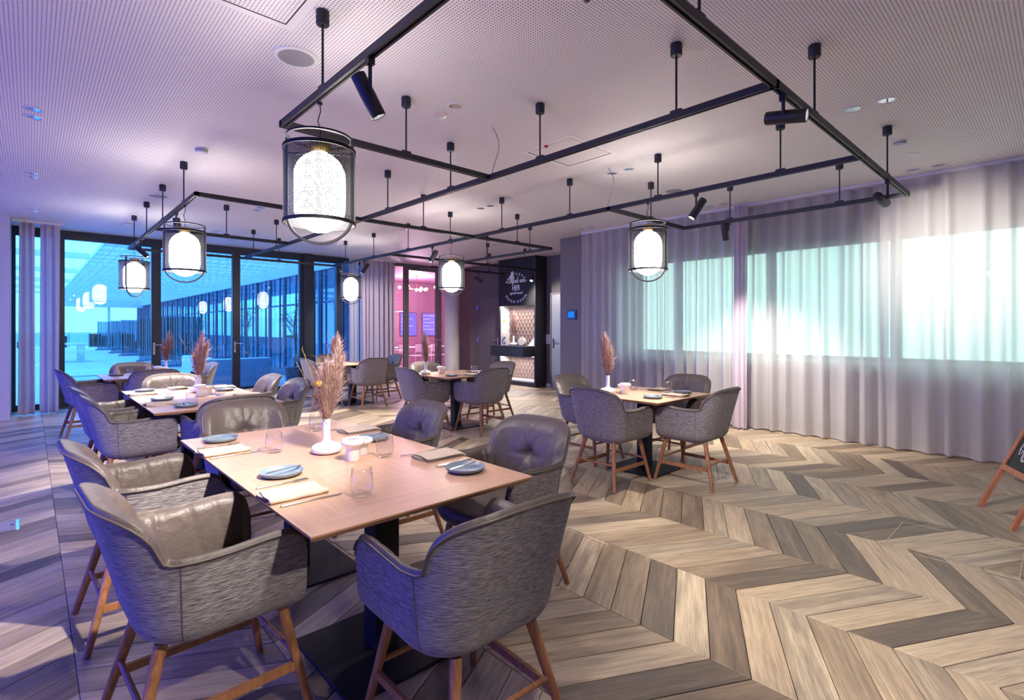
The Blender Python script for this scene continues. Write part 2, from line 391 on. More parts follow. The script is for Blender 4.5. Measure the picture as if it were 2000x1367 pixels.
for k in range(-5, 14):
    sgn = -1 if k % 2 == 0 else 1
    xc = SX0 + (k + 0.5) * SW
    if xc + SW / 2 < XL or xc - SW / 2 > 8.9: continue
    ph = 0.01 if k % 2 == 0 else 0.01
    for j in range(-18, 74):
        yl = ph + SP * (j + 0.5)                       # middle of the edge on an even spine
        yc = yl + (-DY / 2 if True else 0)
        if yc < YB_ + 0.25 or yc > FY - 0.2: continue
        area = 0.0
        px = [cam_px(xc + sx * SW / 2, yc + sgn * sx * DY / 2 + sy * SP / 2, 0) for sx, sy in ((-1, -1), (1, -1), (1, 1), (-1, 1))]
        if all(px):
            cl = [(min(max(p[0], 0), 2000), min(max(p[1], 0), 1367)) for p in px]
            for a in range(4):
                b = (a + 1) % 4; area += cl[a][0] * cl[b][1] - cl[b][0] * cl[a][1]
            area = abs(area) / 2
        planks.append((area, k, j, sgn, xc, yc))
planks.sort(key=lambda t: -t[0])
pm_mesh = {s_: PM[s_].mesh('plank', M_plank) for s_ in (1, -1)}
for area, k, j, sgn, xc, yc in planks[:300]:
    o = link('plank', pm_mesh[sgn], bed); o.location = (xc, yc, 0)
rest = MB(); rest.uv = []
for area, k, j, sgn, xc, yc in planks[300:]:
    src = PM[sgn]; rest._add([(x + xc, y + yc, z) for x, y, z in src.v], src.f); rest.uv += src.uv
o = rest.build('planks_beyond', M_plank_far, bed); o['kind'] = 'stuff'

# ---- ceiling with its two access panels
ceil = struct(MB().box(XL, 9.0, YB_, FY + 0.1, CEIL, CEIL + 0.12).build('ceiling', M_ceil))
def access_panel(x0, x1, y0, y1):
    z = CEIL; w = 0.05
    for a in ((x0 - w, x1 + w, y0 - w, y0), (x0 - w, x1 + w, y1, y1 + w), (x0 - w, x0, y0, y1), (x1, x1 + w, y0, y1)):
        MB().box(a[0], a[1], a[2], a[3], z - 0.003, z + 0.001).build('access_panel_border', M_ceilplain, ceil)
    for a in ((x0, x1, y0, y0 + 0.004), (x0, x1, y1 - 0.004, y1), (x0, x0 + 0.004, y0, y1), (x1 - 0.004, x1, y0, y1)):
        MB().box(a[0], a[1], a[2], a[3], z - 0.0035, z + 0.001).build('access_panel_gap', M_gap, ceil)
access_panel(0.45, 1.03, 2.36, 2.93); access_panel(3.46, 4.06, 2.97, 3.5)

# ---- walls
def wallbox(name, mat, *b): return struct(MB().box(*b).build(name, mat))
wr = wallbox('wall_right', M_wall, WX, WX + 0.3, YB_, 5.8, 0, 0.95)
MB().box(WX, WX + 0.3, YB_, 5.8, 2.45, CEIL).build('lintel', M_wall, wr)
MB().box(WX, WX + 0.3, 5.1, 5.8, 0.95, 2.45).build('pier', M_wall, wr)
wallbox('wall_pier', M_wall, 7.25, KX + 0.2, 5.8, 6.47, 0, CEIL)
wb = wallbox('wall_back', M_darkwall, KX, KX + 0.2, 6.47, FY + 0.1, 0, CEIL)
wallbox('wall_front', M_wallpale, XL, 8.0, YB_ - 0.2, YB_, 0, CEIL)
wallbox('wall_corner', M_wallpale, XL - 0.2, -0.22, 10.62, FY + 0.12, 0, CEIL)
wlft = wallbox('wall_left', M_wallpale, XL - 0.2, XL, YB_, 10.62, 2.87, CEIL)
MB().box(XL - 0.2, XL, YB_, 1.2, 0, 2.87).build('pier', M_wallpale, wlft)
# windows behind the sheer curtain
wi = 1
ys = [-2.6, -1.4, 0.0, 1.39, 2.8, 4.2, 5.1]
for a, b in zip(ys[:-1], ys[1:]):
    w = struct(MB().box(WX + 0.145, WX + 0.155, a + 0.05, b - 0.05, 1.0, 2.40).build('window_%d' % wi, M_mintglass)); wi += 1
    for bx in ((a, a + 0.05, 0.95, 2.45), (b - 0.05, b, 0.95, 2.45), (a + 0.05, b - 0.05, 0.95, 1.0), (a + 0.05, b - 0.05, 2.40, 2.45)):
        MB().box(WX + 0.1, WX + 0.2, bx[0], bx[1], bx[2], bx[3]).build('window_frame', M_alugrey, w)
struct(MB().box(WX - 0.06, WX + 0.1, YB_, 5.1, 0.92, 0.95).build('trim_1', M_wallpale))
# tall blue-tinted windows along the left side
ys = [1.2, 3.2, 5.1, 7.0, 8.9, 10.62]
for a, b in zip(ys[:-1], ys[1:]):
    w = struct(MB().box(XL - 0.105, XL - 0.095, a + 0.06, b - 0.06, 0.08, 2.8).build('window_%d' % wi, M_violetglass)); wi += 1
    for bx in ((a, a + 0.06, 0, 2.87), (b - 0.06, b, 0, 2.87), (a + 0.06, b - 0.06, 0, 0.08), (a + 0.06, b - 0.06, 2.8, 2.87)):
        MB().box(XL - 0.15, XL - 0.05, bx[0], bx[1], bx[2], bx[3]).build('window_frame', M_alu, w)
# terrace facade: dark frames with tinted panes; the two wide leaves are doors with lever handles
def pane(x0, x1, kind, glass, fm, y=FY, bar=0.07, topz=2.87, handle=None):
    global wi, di
    if kind == 'door': nm = 'door_%d' % di; di += 1
    else: nm = 'window_%d' % wi; wi += 1
    w = struct(MB().box(x0 + bar, x1 - bar, y + 0.035, y + 0.045, 0.09, topz).build(nm, glass))
    for bx in ((x0, x0 + bar, -0.05, CEIL), (x1 - bar, x1, -0.05, CEIL), (x0 + bar, x1 - bar, -0.05, 0.09), (x0 + bar, x1 - bar, topz, CEIL)):
        MB().box(bx[0], bx[1], y, y + 0.08, bx[2], bx[3]).build('door_frame' if kind == 'door' else 'window_frame', fm, w)
    if handle:
        hx = handle
        hb = MB().box(hx - 0.016, hx + 0.016, y - 0.008, y, 0.86, 1.08)
        hp = hb.build('handle_plate', M_chrome, w)
        MB().tube([(hx, y - 0.005, 1.04), (hx, y - 0.055, 1.04), (hx + 0.02, y - 0.06, 1.04), (hx + 0.13, y - 0.06, 1.035)], 0.009, 8).build('lever', M_chrome, hp, 60)
        MB().cone((hx, y - 0.012, 0.92), (hx, y - 0.002, 0.92), 0.012, 0.014, 12).build('lock', M_chrome, hp)
    return w
di = 1
pane(-0.22, 0.36, 'window', M_blueglass, M_alu, bar=0.05)
pane(0.36, 1.735, 'door', M_blueglass, M_alu, bar=0.075, handle=1.70)
pane(1.735, 3.11, 'door', M_blueglass, M_alu, bar=0.075, handle=3.08)
pane(3.11, 4.47, 'window', M_blueglass, M_alu, bar=0.075)
pane(4.66, 5.31, 'window', M_blueglass, M_alu, bar=0.06)
pane(5.31, 6.4, 'window', M_blueglass, M_alu, bar=0.06)
struct(MB().box(4.47, 4.66, FY - 0.1, FY + 0.2, 0, CEIL).build('wall_post', M_alu))
struct(MB().box(6.4, 6.69, FY - 0.02, FY + 0.2, 0, CEIL).build('wall_partition', M_wall))
pane(6.69, 7.12, 'window', M_pinkglass, M_alugrey, bar=0.05, topz=2.94)
pane(7.12, 8.15, 'door', M_pinkglass, M_alugrey, bar=0.08, topz=2.86, handle=8.07)
pane(8.15, 8.8, 'window', M_pinkglass, M_alugrey, bar=0.08, topz=2.94)
MB().lathe([(0.2, 0), (0.2, CEIL)], 40, 8.18, 11.13).build('wall_column', M_wallpale, None, 40)
struct(bpy.data.objects['wall_column'])
struct(MB().box(-0.22, KX, FY - 0.32, FY + 0.02, -0.03, 0.0012).build('trim_2', pmat('oak_border', srgb(136, 120, 104), 0.45, noise=0.15, nscale=6, stretch=(1, 30, 1))))
# floor grille along the glazing
gr = thing('floor_grille', 'dark slotted convector grille set in the floor along the blue glazing', 'grille', (0.36, 11.5, 0))
MB().box(0, 5.2, -0.11, 0.11, -0.004, 0.0025).build('tray', M_black, gr)
sl_me = MB().box(-0.004, 0.004, -0.1, 0.1, 0.002, 0.006).mesh('slat', M_alugrey)
for i in range(100):
    o = link('slat', sl_me, gr); o.location = (0.03 + i * 0.052, 0, 0)
# baseboards
struct(MB().box(KX - 0.014, KX, 6.47, 7.1, 0, 0.07).build('baseboard_back', M_wallpale))
struct(MB().box(KX - 0.014, KX, 8.12, 8.28, 0, 0.07).build('baseboard_back', M_wallpale))
# doors in the dark wall
def flush_door(y0, y1, z1, leaf, frame, hy):
    global di
    d = struct(MB().box(KX - 0.022, KX - 0.002, y0 + 0.035, y1 - 0.035, 0.008, z1 - 0.035).build('door_%d' % di, leaf)); di += 1
    for bx in ((y0, y0 + 0.03, 0, z1), (y1 - 0.03, y1, 0, z1), (y0 + 0.03, y1 - 0.03, z1 - 0.03, z1)):
        MB().box(KX - 0.035, KX - 0.001, bx[0], bx[1], bx[2], bx[3]).build('door_frame', frame, d)
    pl = MB().rbox(-0.012, 0.0, hy - 0.022, hy + 0.022, 0.9, 1.12, 0.005).build('handle_plate', M_chrome, d); pl.location = (KX - 0.022, 0, 0)
    MB().tube([(0, hy, 1.05), (-0.05, hy, 1.05), (-0.055, hy + (0.02 if hy < (y0 + y1) / 2 else -0.02), 1.05), (-0.055, hy + (0.12 if hy < (y0 + y1) / 2 else -0.12), 1.05)], 0.009, 8).build('lever', M_chrome, pl, 60)
    if leaf == M_door:
        for z in (0.25, 1.0, 1.85):
            MB().cone((KX - 0.04, y1 - 0.02, z), (KX - 0.04, y1 - 0.02, z + 0.12), 0.009, 0.009, 10).build('hinge', M_chrome, d)
flush_door(9.86, 10.79, 2.16, M_door, M_door, 9.96)
flush_door(7.2, 8.13, 2.16, M_doorpale, M_door, 8.03)
# wall devices
t = thing('wall_touch_panel', 'small square blue glowing touch panel on the grey pier beside the sheer curtain', 'control panel', (7.25, 6.18, 1.6))
MB().rbox(-0.03, -0.001, -0.11, 0.11, -0.085, 0.085, 0.008).build('housing', M_panelframe, t)
MB().box(-0.033, -0.029, -0.07, 0.07, -0.055, 0.055).build('screen', M_panelblue, t)
t = thing('light_switch', 'pale tall light switch plate on the dark wall between cabinet and door', 'switch', (KX, 8.235, 1.1))
MB().rbox(-0.015, -0.001, -0.07, 0.07, -0.11, 0.11, 0.006).build('plate', M_plastic, t)
for z in (-0.06, 0.02): MB().box(-0.02, -0.014, -0.045, 0.045, z, z + 0.055).build('rocker', M_plastic, t)

# ---- curtains
def curtain(name, label, p0, p1, z0, z1, mat, amp, wl, seed, group=None, hem=True):
    rnd = random.Random(seed)
    t = thing(name, label, 'curtain', (p0[0], p0[1], z0), 0, group)
    dx, dy = p1[0] - p0[0], p1[1] - p0[1]; L = math.hypot(dx, dy); ux, uy = dx / L, dy / L; nx, ny = -uy, ux
    n = max(16, int(L / wl * 12)); nv = 14
    ph = [rnd.uniform(-0.25, 0.25) for _ in range(int(L / wl) + 6)]
    am = [rnd.uniform(0.6, 1.25) for _ in range(int(L / wl) + 6)]
    def off(u, v):
        s_ = u * L; q = s_ / wl; i = int(q); f = q - i
        a = am[i] * (1 - f) + am[i + 1] * f; p = ph[i] * (1 - f) + ph[i + 1] * f
        wv = math.sin(2 * math.pi * (q + p)) + 0.25 * math.sin(4 * math.pi * (q + p) + 1.3)
        flat = 1.0 - 0.25 * v
        return 1.15 * amp * a * wv * flat, 0.018 * math.sin(2.1 * q + seed) * (1 - v)
    def fn(u, v):
        o_, e = off(u, v); s_ = u * L + e
        return (ux * s_ + nx * o_, uy * s_ + ny * o_, v * (z1 - z0) + (0.006 * math.sin(u * L * 3.1) if v == 0 else 0))
    MB().grid(fn, n, nv).build('cloth', mat, t, 180)
    def tape(v0, v1, d):
        mb = MB()
        mb.grid(lambda u, v: (lambda q: (q[0] - nx * d, q[1] - ny * d, (v0 + (v1 - v0) * v) * (z1 - z0)))(fn(u, max(0.001, v0 + (v1 - v0) * v))), n, 1)
        return mb
    tape(0.968, 0.999, -0.003).build('heading_tape', mat, t, 180)
    if hem: tape(0.002, 0.012, -0.003).build('hem', mat, t, 180)
    return t
curtain('sheer_curtain', 'sheer lilac-white floor-length curtain beside the grey pier behind the table in front of it', (7.09, 5.8), (7.09, 3.0), 0.012, CEIL - 0.035, M_sheer, 0.042, 0.17, 3, 'sheer curtains over the window wall')
curtain('sheer_curtain', 'narrow middle sheer curtain panel between the two wider panels of the window wall', (7.12, 2.98), (7.12, 1.40), 0.012, CEIL - 0.035, M_sheer, 0.05, 0.2, 5, 'sheer curtains over the window wall')
curtain('sheer_curtain', 'sheer curtain panel nearest the easel, brightly spotlit at its top', (7.05, 1.46), (7.05, -2.3), 0.012, CEIL - 0.035, M_sheer, 0.05, 0.22, 9, 'sheer curtains over the window wall')
curtain('stacked_drape', 'denser gathered lilac curtain fold where two sheer panels overlap', (6.94, 3.06), (6.94, 2.88), 0.02, CEIL - 0.035, M_drape, 0.035, 0.06, 4)
curtain('lilac_drape', 'left lilac drape beside the pale corner wall of the terrace glazing', (-0.12, 10.95), (0.06, 11.0), 0.015, CEIL - 0.03, M_drape, 0.05, 0.09, 11, 'drapes on the terrace glazing')
curtain('lilac_drape', 'lilac drape hanging against the dark frame of the first terrace door', (0.12, 10.98), (0.36, 11.02), 0.015, CEIL - 0.03, M_drape, 0.05, 0.10, 12, 'drapes on the terrace glazing')
curtain('lilac_drape', 'gathered lilac-grey drape between the blue glazing and the pink glass door', (5.72, 11.42), (6.68, 11.5), 0.015, CEIL - 0.03, M_drape, 0.06, 0.12, 13, 'drapes on the terrace glazing')
curtain('sheer_drape', 'pale sheer drape edge against the last blue pane', (5.40, 11.36), (5.68, 11.40), 0.015, CEIL - 0.03, M_sheer, 0.05, 0.12, 14)
for nm, b, lb in (('curtain_rail', (7.04, 7.14, YB_, 5.8), 'white curtain rail along the ceiling above the sheer curtains'), ('curtain_rail', (5.4, 6.69, 11.38, 11.46), 'short white curtain rail above the lilac drape by the pink glass'), ('curtain_rail', (-0.2, 0.4, 10.95, 11.02), 'short white curtain rail beside the pale corner wall')):
    tag(MB().box(b[0], b[1], b[2], b[3], CEIL - 0.034, CEIL - 0.001).build(nm, M_plastic), lb, 'curtain rail')

# ================================================================== LIGHTING FRAME, PENDANTS, SPOTS
TZ0, TZ1 = 2.575, 2.615
XA = [1.13, 2.778, 4.417, 5.952]; YBs = [1.023, 3.262, 5.509, 7.777, 9.97]
tf = thing('track_lighting_frame', 'black square-grid lighting track frame hung from the ceiling on thin rods', 'track', (0, 0, TZ0))
HW = 0.018
def rail(x0, y0, x1, y1):
    mb = MB()
    if abs(x1 - x0) < 1e-6:
        mb.box(x0 - HW, x0 + HW, min(y0, y1) - HW, max(y0, y1) + HW, 0.010, TZ1 - TZ0)
        for sx in (-1, 1): mb.box(x0 + sx * 0.0125 - 0.0055, x0 + sx * 0.0125 + 0.0055, min(y0, y1) - HW, max(y0, y1) + HW, 0, 0.0101)
    else:
        mb.box(min(x0, x1) - HW, max(x0, x1) + HW, y0 - HW, y0 + HW, 0.010, TZ1 - TZ0)
        for sy in (-1, 1): mb.box(min(x0, x1) - HW, max(x0, x1) + HW, y0 + sy * 0.0125 - 0.0055, y0 + sy * 0.0125 + 0.0055, 0, 0.0101)
    mb.build('rail', M_track, tf)
rail(XA[0], -1.2, XA[0], YBs[1]); rail(XA[0], YBs[2], XA[0], YBs[4])
rail(XA[1], YBs[0], XA[1], YBs[4]); rail(XA[2], YBs[0], XA[2], YBs[4])
rail(XA[3], YBs[0], XA[3], YBs[1]); rail(XA[3], YBs[2], XA[3], YBs[3])
rail(XA[1], YBs[0], XA[3], YBs[0]); rail(XA[0], YBs[0], XA[1], YBs[0])
rail(XA[0], YBs[1], XA[1], YBs[1]); rail(XA[2], YBs[1], XA[3], YBs[1])
rail(XA[0], YBs[2], XA[3], YBs[2]); rail(XA[0], YBs[3], XA[1], YBs[3]); rail(XA[2], YBs[3], 8.05, YBs[3] - 0.02)
rail(XA[0], YBs[4], XA[2], YBs[4]); rail(XA[3], 8.8, 7.95, 8.8)
rod_me = MB().cone((0, 0, TZ1 - TZ0 - 0.001), (0, 0, CEIL - TZ0 - 0.06), 0.0065, 0.0065, 10).mesh('suspension_rod', M_track, 60)
can_me = MB().lathe([(0.030, 0), (0.034, 0.006), (0.034, 0.068), (0.03, 0.0725)], 20, z=CEIL - TZ0 - 0.073).mesh('canopy', M_track, 40)
cl_me = MB().box(-0.035, 0.035, -0.012, 0.012, TZ1 - TZ0 - 0.002, TZ1 - TZ0 + 0.016).mesh('rail_clip', M_track)
rods = [(XA[0], 2.68), (XA[0], 6.05), (XA[0], 7.18), (XA[0], 8.31), (XA[0], 9.43),
        (XA[1], 1.57), (XA[1], 2.68), (XA[1], 3.80), (XA[1], 4.92), (XA[1], 8.31), (XA[1], 9.43),
        (XA[2], 1.58), (XA[2], 2.69), (XA[2], 3.80), (XA[2], 4.94), (XA[2], 6.05), (XA[2], 7.18), (XA[2], 8.31), (XA[2], 9.42),
        (XA[3], 1.57), (XA[3], 2.68), (XA[3], 5.97), (XA[3], 7.06),
        (5.19, YBs[0]), (3.39, YBs[0]), (1.99, YBs[0]), (1.99, YBs[1]), (5.21, YBs[1]), (3.61, YBs[2]), (5.23, YBs[2]), (1.95, YBs[3]), (6.58, YBs[3]), (7.6, YBs[3]), (3.38, YBs[4]), (7.5, 8.8), (XA[0], 0.4)]
for x, y in rods:
    r = link('suspension_rod', rod_me, tf); r.location = (x, y, 0)
    link('canopy', can_me, r); c_ = link('rail_clip', cl_me, r)
    if not any(abs(x - a) < 1e-3 for a in XA): pass
    else: c_.rotation_euler = (0, 0, R(90))

# ---- lantern pendants
def make_pendant():
    t = thing('lantern_pendant', 'x', 'pendant lamp', (0, 0, 0), 0, 'lantern pendants on the tracks')
    rc = 0.185
    cg = MB()
    nu = 48
    for j in range(2):
        for i in range(nu + 1):
            a = 2 * math.pi * i / nu; cg.v.append((rc * math.cos(a), rc * math.sin(a), -0.195 + 0.39 * j))
    cg.f = [(i, i + 1, nu + 1 + i + 1, nu + 1 + i) for i in range(nu)]; cg.uv = [(i / nu, j) for j in range(2) for i in range(nu + 1)]
    c_ = cg.build('mesh_cage', M_cage, t, 180)
    for z in (-0.195, 0.195):
        MB().lathe([(rc - 0.003, -0.009), (rc + 0.003, -0.009), (rc + 0.003, 0.009), (rc - 0.003, 0.009)], 48, z=z, close=True).build('rim', M_black, c_, 40)
    MB().lathe([(0.158, -0.005), (0.170, -0.005), (0.170, 0.005), (0.158, 0.005)], 48, z=0.262, close=True).build('top_ring', M_black, t, 40)
    pts = []
    for i in range(25):
        a = math.pi + math.pi * i / 24; pts.append((0.172 * math.cos(a), 0, -0.155 + 0.15 * math.sin(a)))
    pts = [(-0.172, 0, 0.262)] + pts + [(0.172, 0, 0.262)]
    mb = MB()
    m = len(pts); vs = []
    for i, p in enumerate(pts):                       # flat strap, 14 mm wide
        q = Vector(pts[min(i + 1, m - 1)]) - Vector(pts[max(i - 1, 0)]); q.normalize(); nr = Vector((q.z, 0, -q.x))
        for sy, sr in ((-1, -1), (1, -1), (1, 1), (-1, 1)): vs.append((p[0] + nr.x * sr * 0.0065, sy * 0.008, p[2] + nr.z * sr * 0.0065))
    fs = [(i * 4 + k, i * 4 + (k + 1) % 4, i * 4 + 4 + (k + 1) % 4, i * 4 + 4 + k) for i in range(m - 1) for k in range(4)]
    mb._add(vs, fs + [(3, 2, 1, 0), (m * 4 - 4, m * 4 - 3, m * 4 - 2, m * 4 - 1)]); mb.build('strap', M_black, t, 40)
    r, h = 0.132, 0.085
    prof = [(0.001, -h - r)] + [(r * math.sin(a), -h - r * math.cos(a)) for a in [R(10 * k) for k in range(1, 10)]] + [(r * math.sin(a), h - r * math.cos(a)) for a in [R(90 + 10 * k) for k in range(0, 8)]] + [(0.04, h + r * 0.985), (0.001, h + r)]
    MB().lathe(prof, 32, z=-0.03).build('globe', M_bulb, t, 180)
    MB().lathe([(0.02, 0.245), (0.055, 0.24), (0.06, 0.215), (0.045, 0.185), (0.001, 0.18)], 24).build('brass_cap', M_brass, t, 50)
    MB().box(-0.17, 0.17, -0.004, 0.004, 0.176, 0.184).build('crossbar', M_black, t)
    MB().tube([(0, 0, 0.24), (0.004, 0.0, 0.30), (-0.012, 0.004, 0.36), (0.003, 0.002, 0.41), (0, 0, 0.453)], 0.003, 6).build('cable', M_black, t, 180)
    MB().lathe([(0.012, 0.445), (0.014, 0.45), (0.014, 0.4592)], 12).build('track_adapter', M_black, t, 40)
    return t
PZ = 2.115
pend = make_pendant()
plist = [((1.15, 2.765, PZ), -38, 'large lantern pendant closest to the camera, hanging over the front dining table'),
         ((1.13, 6.0, PZ), -20, 'lantern pendant over the second dining table, seen against the terrace doors'),
         ((1.105, 9.2, PZ), 50, 'small-looking lantern pendant over the small far table by the first terrace door'),
         ((4.417, 6.02, PZ), -40, 'lantern pendant over the table near the pink glass door'),
         ((4.417, 9.2, PZ), -40, 'lantern pendant over the far table beside the lilac drape'),
         ((4.417, 2.80, PZ), -38, 'lantern pendant hanging in front of the sheer curtain')]
for i, (l, a, lb) in enumerate(plist):
    if i == 0: pend.location = l; pend.rotation_euler = (0, 0, R(a)); pend['label'] = lb
    else: copy_tree(pend, l, R(a), lb)

# ---- track spotlights: adapter, arm, cylinder body, lens; a spot lamp sits inside each
def spot(x, y, aim, label, power=60, size=50, blend=0.6, arm=0.12, body=M_track, col=(1.0, 0.91, 0.79), lit=True):
    t = thing('track_spotlight', label, 'spotlight', (x, y, TZ0), 0, 'track spotlights')
    MB().box(-0.016, 0.016, -0.016, 0.016, -0.03, 0.003).build('track_adapter', M_track, t)
    MB().cone((0, 0, -0.03), (0, 0, -0.03 - arm), 0.009, 0.009, 12).build('arm', M_track, t, 60)
    d = Vector(aim).normalized(); c_ = Vector((0, 0, -0.03 - arm)); p = c_ - d * 0.100; q = c_ + d * 0.105
    a = d.orthogonal().normalized(); side = d.cross(Vector((0, 0, 1)))
    side = side.normalized() if side.length > 1e-3 else Vector((1, 0, 0))
    off = -side * 0.044
    p += off; q += off
    mb = MB(); rot = d.to_track_quat('Z', 'Y').to_matrix()
    prof = [(0.026, 0), (0.033, 0.003), (0.035, 0.01), (0.036, 0.2), (0.033, 0.205), (0.030, 0.203), (0.029, 0.190)]
    mb.lathe(prof, 24); mb.v = [tuple(rot @ Vector(v) + p) for v in mb.v]
    b = mb.build('body', body, t, 40)
    ml = MB(); ml.lathe([(0.0285, 0.191), (0.001, 0.1915)], 24); ml.v = [tuple(rot @ Vector(v) + p) for v in ml.v]
    ml.build('lens', M_lens if lit else M_chrome, b, 180)
    if lit:
        ld = bpy.data.lights.new('spot_lamp', 'SPOT'); ld.energy = power; ld.spot_size = R(size); ld.spot_blend = blend; ld.color = col; ld.shadow_soft_size = 0.03
        lo = bpy.data.objects.new('spot_lamp', ld); COL.objects.link(lo); lo.parent = t
        lo.location = q + d * 0.012; lo.rotation_euler = d.to_track_quat('-Z', 'Y').to_euler()
    return t
SP_P = 2.6
spot(XA[0], 2.16, (0.42, -0.12, -0.8), 'black spotlight on the nearest rail pointing down to the front table', 8 * SP_P, 75)
spot(XA[0], 8.82, (0.55, -0.25, -0.6), 'tilted black spotlight above the small table by the terrace door', 55 * SP_P, 70)
spot(XA[0], 6.42, (0.1, -0.05, -0.95), 'upright black spotlight behind the second lantern pendant', 85 * SP_P, 85)
spot(2.90, YBs[0], (0.12, -0.97, -0.16), 'large black spotlight with glowing lens under the right-hand rail', 45 * SP_P, 46, arm=0.07)
spot(5.2, YBs[0], (0.90, -0.10, -0.16), 'black spotlight at the rail corner in front of the sheer curtain', 58 * SP_P, 62, blend=1.0)
spot(XA[2], 2.3, (-0.35, 0.35, -0.75), 'black spotlight aimed at the floor beside the lantern in front of the curtain', 60 * SP_P, 70)
spot(XA[3], 2.70, (0.30, 0.0, -0.95), 'short black spotlight pointing down close to the sheer curtain', 95 * SP_P, 90, blend=1.0, arm=0.06)
spot(XA[2], 6.5, (-0.4, 0.1, -0.75), 'black spotlight beside the lantern near the pink glass door', 80 * SP_P, 75)
spot(XA[2], 8.66, (-0.45, 0.1, -0.7), 'black spotlight beside the lilac drape and far lantern', 80 * SP_P, 75)
spot(XA[2], 9.5, (0.62, 0.75, -0.55), 'added black spotlight hidden behind the far lantern, brightening the lilac drape', 42 * SP_P, 75)  # unseen lamp, added to brighten the drape
spot(7.18, 8.8, (0.7, -0.6, -0.5), 'small black spotlight on the short rail left of the dark cabinet', 45 * SP_P, 70)
spot(7.28, YBs[3] - 0.02, (0.55, 0.75, -0.75), 'pale-looking spotlight shining on the wreath sign', 35 * SP_P, 55, body=M_plastic)
spot(7.74, YBs[3] - 0.02, (-0.45, -0.25, -0.6), 'small spotlight with round glowing lens in front of the wreath sign', 50 * SP_P, 75)
spot(XA[0], 0.5, (0.15, 0.65, -0.8), 'added black spotlight above the viewer on the front rail', 14 * SP_P, 80)  # added out of view to light the foreground chairs
spot(1.25, YBs[0], (0.85, -0.2, -0.7), 'added black spotlight above the viewer on the cross rail', 75 * SP_P, 85, arm=0.05)  # added lamp out of view, lifts the near floor on the right
spot(XA[0], -0.6, (-0.62, 0.62, -0.70), 'added black spotlight at the end of the front rail, aimed at the leftmost chairs', 55 * SP_P, 80, blend=0.9)  # added behind the camera as neutral fill for the left foreground
spot(XA[0], 1.0, (-1.25, 3.1, -2.4), 'added black spotlight above the viewer, aimed at the leftmost floor', 130 * SP_P, 66, blend=0.9, arm=0.06)  # added off frame to brighten the floor at lower left

M_darkrecess = pmat('dark_recess_shade', srgb(34, 44, 70), 0.12)  # shade and bluish reflection of the lamp recess put into a flat colour
# ---- ceiling fittings
def downlight(x, y, label):
    t = thing('recessed_downlight', label, 'downlight', (x, y, CEIL), 0, 'recessed chrome downlights')
    MB().lathe([(0.062, -0.001), (0.060, -0.006), (0.051, -0.007), (0.048, -0.002)], 24).build('trim_ring', M_white, t, 60)
    MB().lathe([(0.049, -0.0035), (0.036, -0.0025), (0.030, -0.0015)], 24).build('reflector', M_chrome, t, 60)
    MB().lathe([(0.0305, -0.0018), (0.001, -0.0018)], 24).build('lamp_opening', M_darkrecess, t, 60)
where = {0.02: 'the row left of all rails', 2.34: 'the row before the second rail', 4.59: 'the row along the third rail', 6.8: 'the row beside the curtain'}
for x in (0.02, 2.34, 4.59, 6.8):
    for k, (ya, yb) in enumerate(((0.91, 1.12), (3.14, 3.35), (5.37, 5.57), (7.61, 7.8), (9.87, 10.06))):
        if x < 1 and k < 2: continue
        if x == 2.34 and k == 0: continue
        if x == 2.34 and k == 2: continue
        for y, w in ((ya, 'nearer'), (yb, 'farther')):
            downlight(x, y, '%s chrome downlight of the %s pair in %s' % (w, ('first', 'second', 'third', 'fourth', 'fifth')[k], where[x]))
def disc(name, x, y, prof, mat, label, cat, extra=None):
    t = thing(name, label, cat, (x, y, CEIL)); MB().lathe(prof, 28).build('body', mat, t, 40)
    if extra: MB().lathe(extra[0], 28).build(extra[2], extra[1], t, 40)
spk = [(0.13, -0.001), (0.128, -0.006), (0.105, -0.009), (0.105, -0.005)]; grl = [(0.104, -0.006), (0.001, -0.0065)]
M_grille = pmat('speaker_grille', srgb(150, 146, 152), 0.6)
disc('ceiling_speaker', 1.2, 3.24, spk, M_plastic, 'round ceiling loudspeaker above the nearest lantern', 'loudspeaker', (grl, M_grille, 'grille'))
disc('ceiling_speaker', 1.18, 7.81, spk, M_plastic, 'round ceiling loudspeaker above the left rail rods', 'loudspeaker', (grl, M_grille, 'grille'))
disc('ceiling_speaker', 5.71, 3.26, spk, M_plastic, 'round ceiling loudspeaker near the sheer curtain', 'loudspeaker', (grl, M_grille, 'grille'))
sm = [(0.055, -0.001), (0.055, -0.012), (0.05, -0.013), (0.05, -0.022), (0.048, -0.04), (0.03, -0.048), (0.001, -0.05)]; smr = [(0.0505, -0.016), (0.051, -0.019), (0.0505, -0.022)]
for x, y, w in ((1.17, 5.5, 'above the second table'), (5.69, 1.03, 'near the curtain rail and right-hand spotlights'), (1.13, 10.14, 'close to the terrace doors')):
    disc('smoke_detector', x, y, sm, M_plastic, 'white round smoke detector on the ceiling ' + w, 'smoke detector', (smr, M_gap, 'vent_ring'))
disc('ceiling_blanking_disc', 6.18, 1.02, [(0.045, -0.001), (0.042, -0.008), (0.001, -0.01)], M_plastic, 'small flat white blanking disc on the ceiling near the curtain', 'blanking disc')
disc('alarm_lamp', 3.45, 3.25, [(0.02, -0.001), (0.02, -0.01), (0.012, -0.02), (0.001, -0.022)], M_red, 'small red alarm lamp cap on the ceiling', 'alarm lamp')
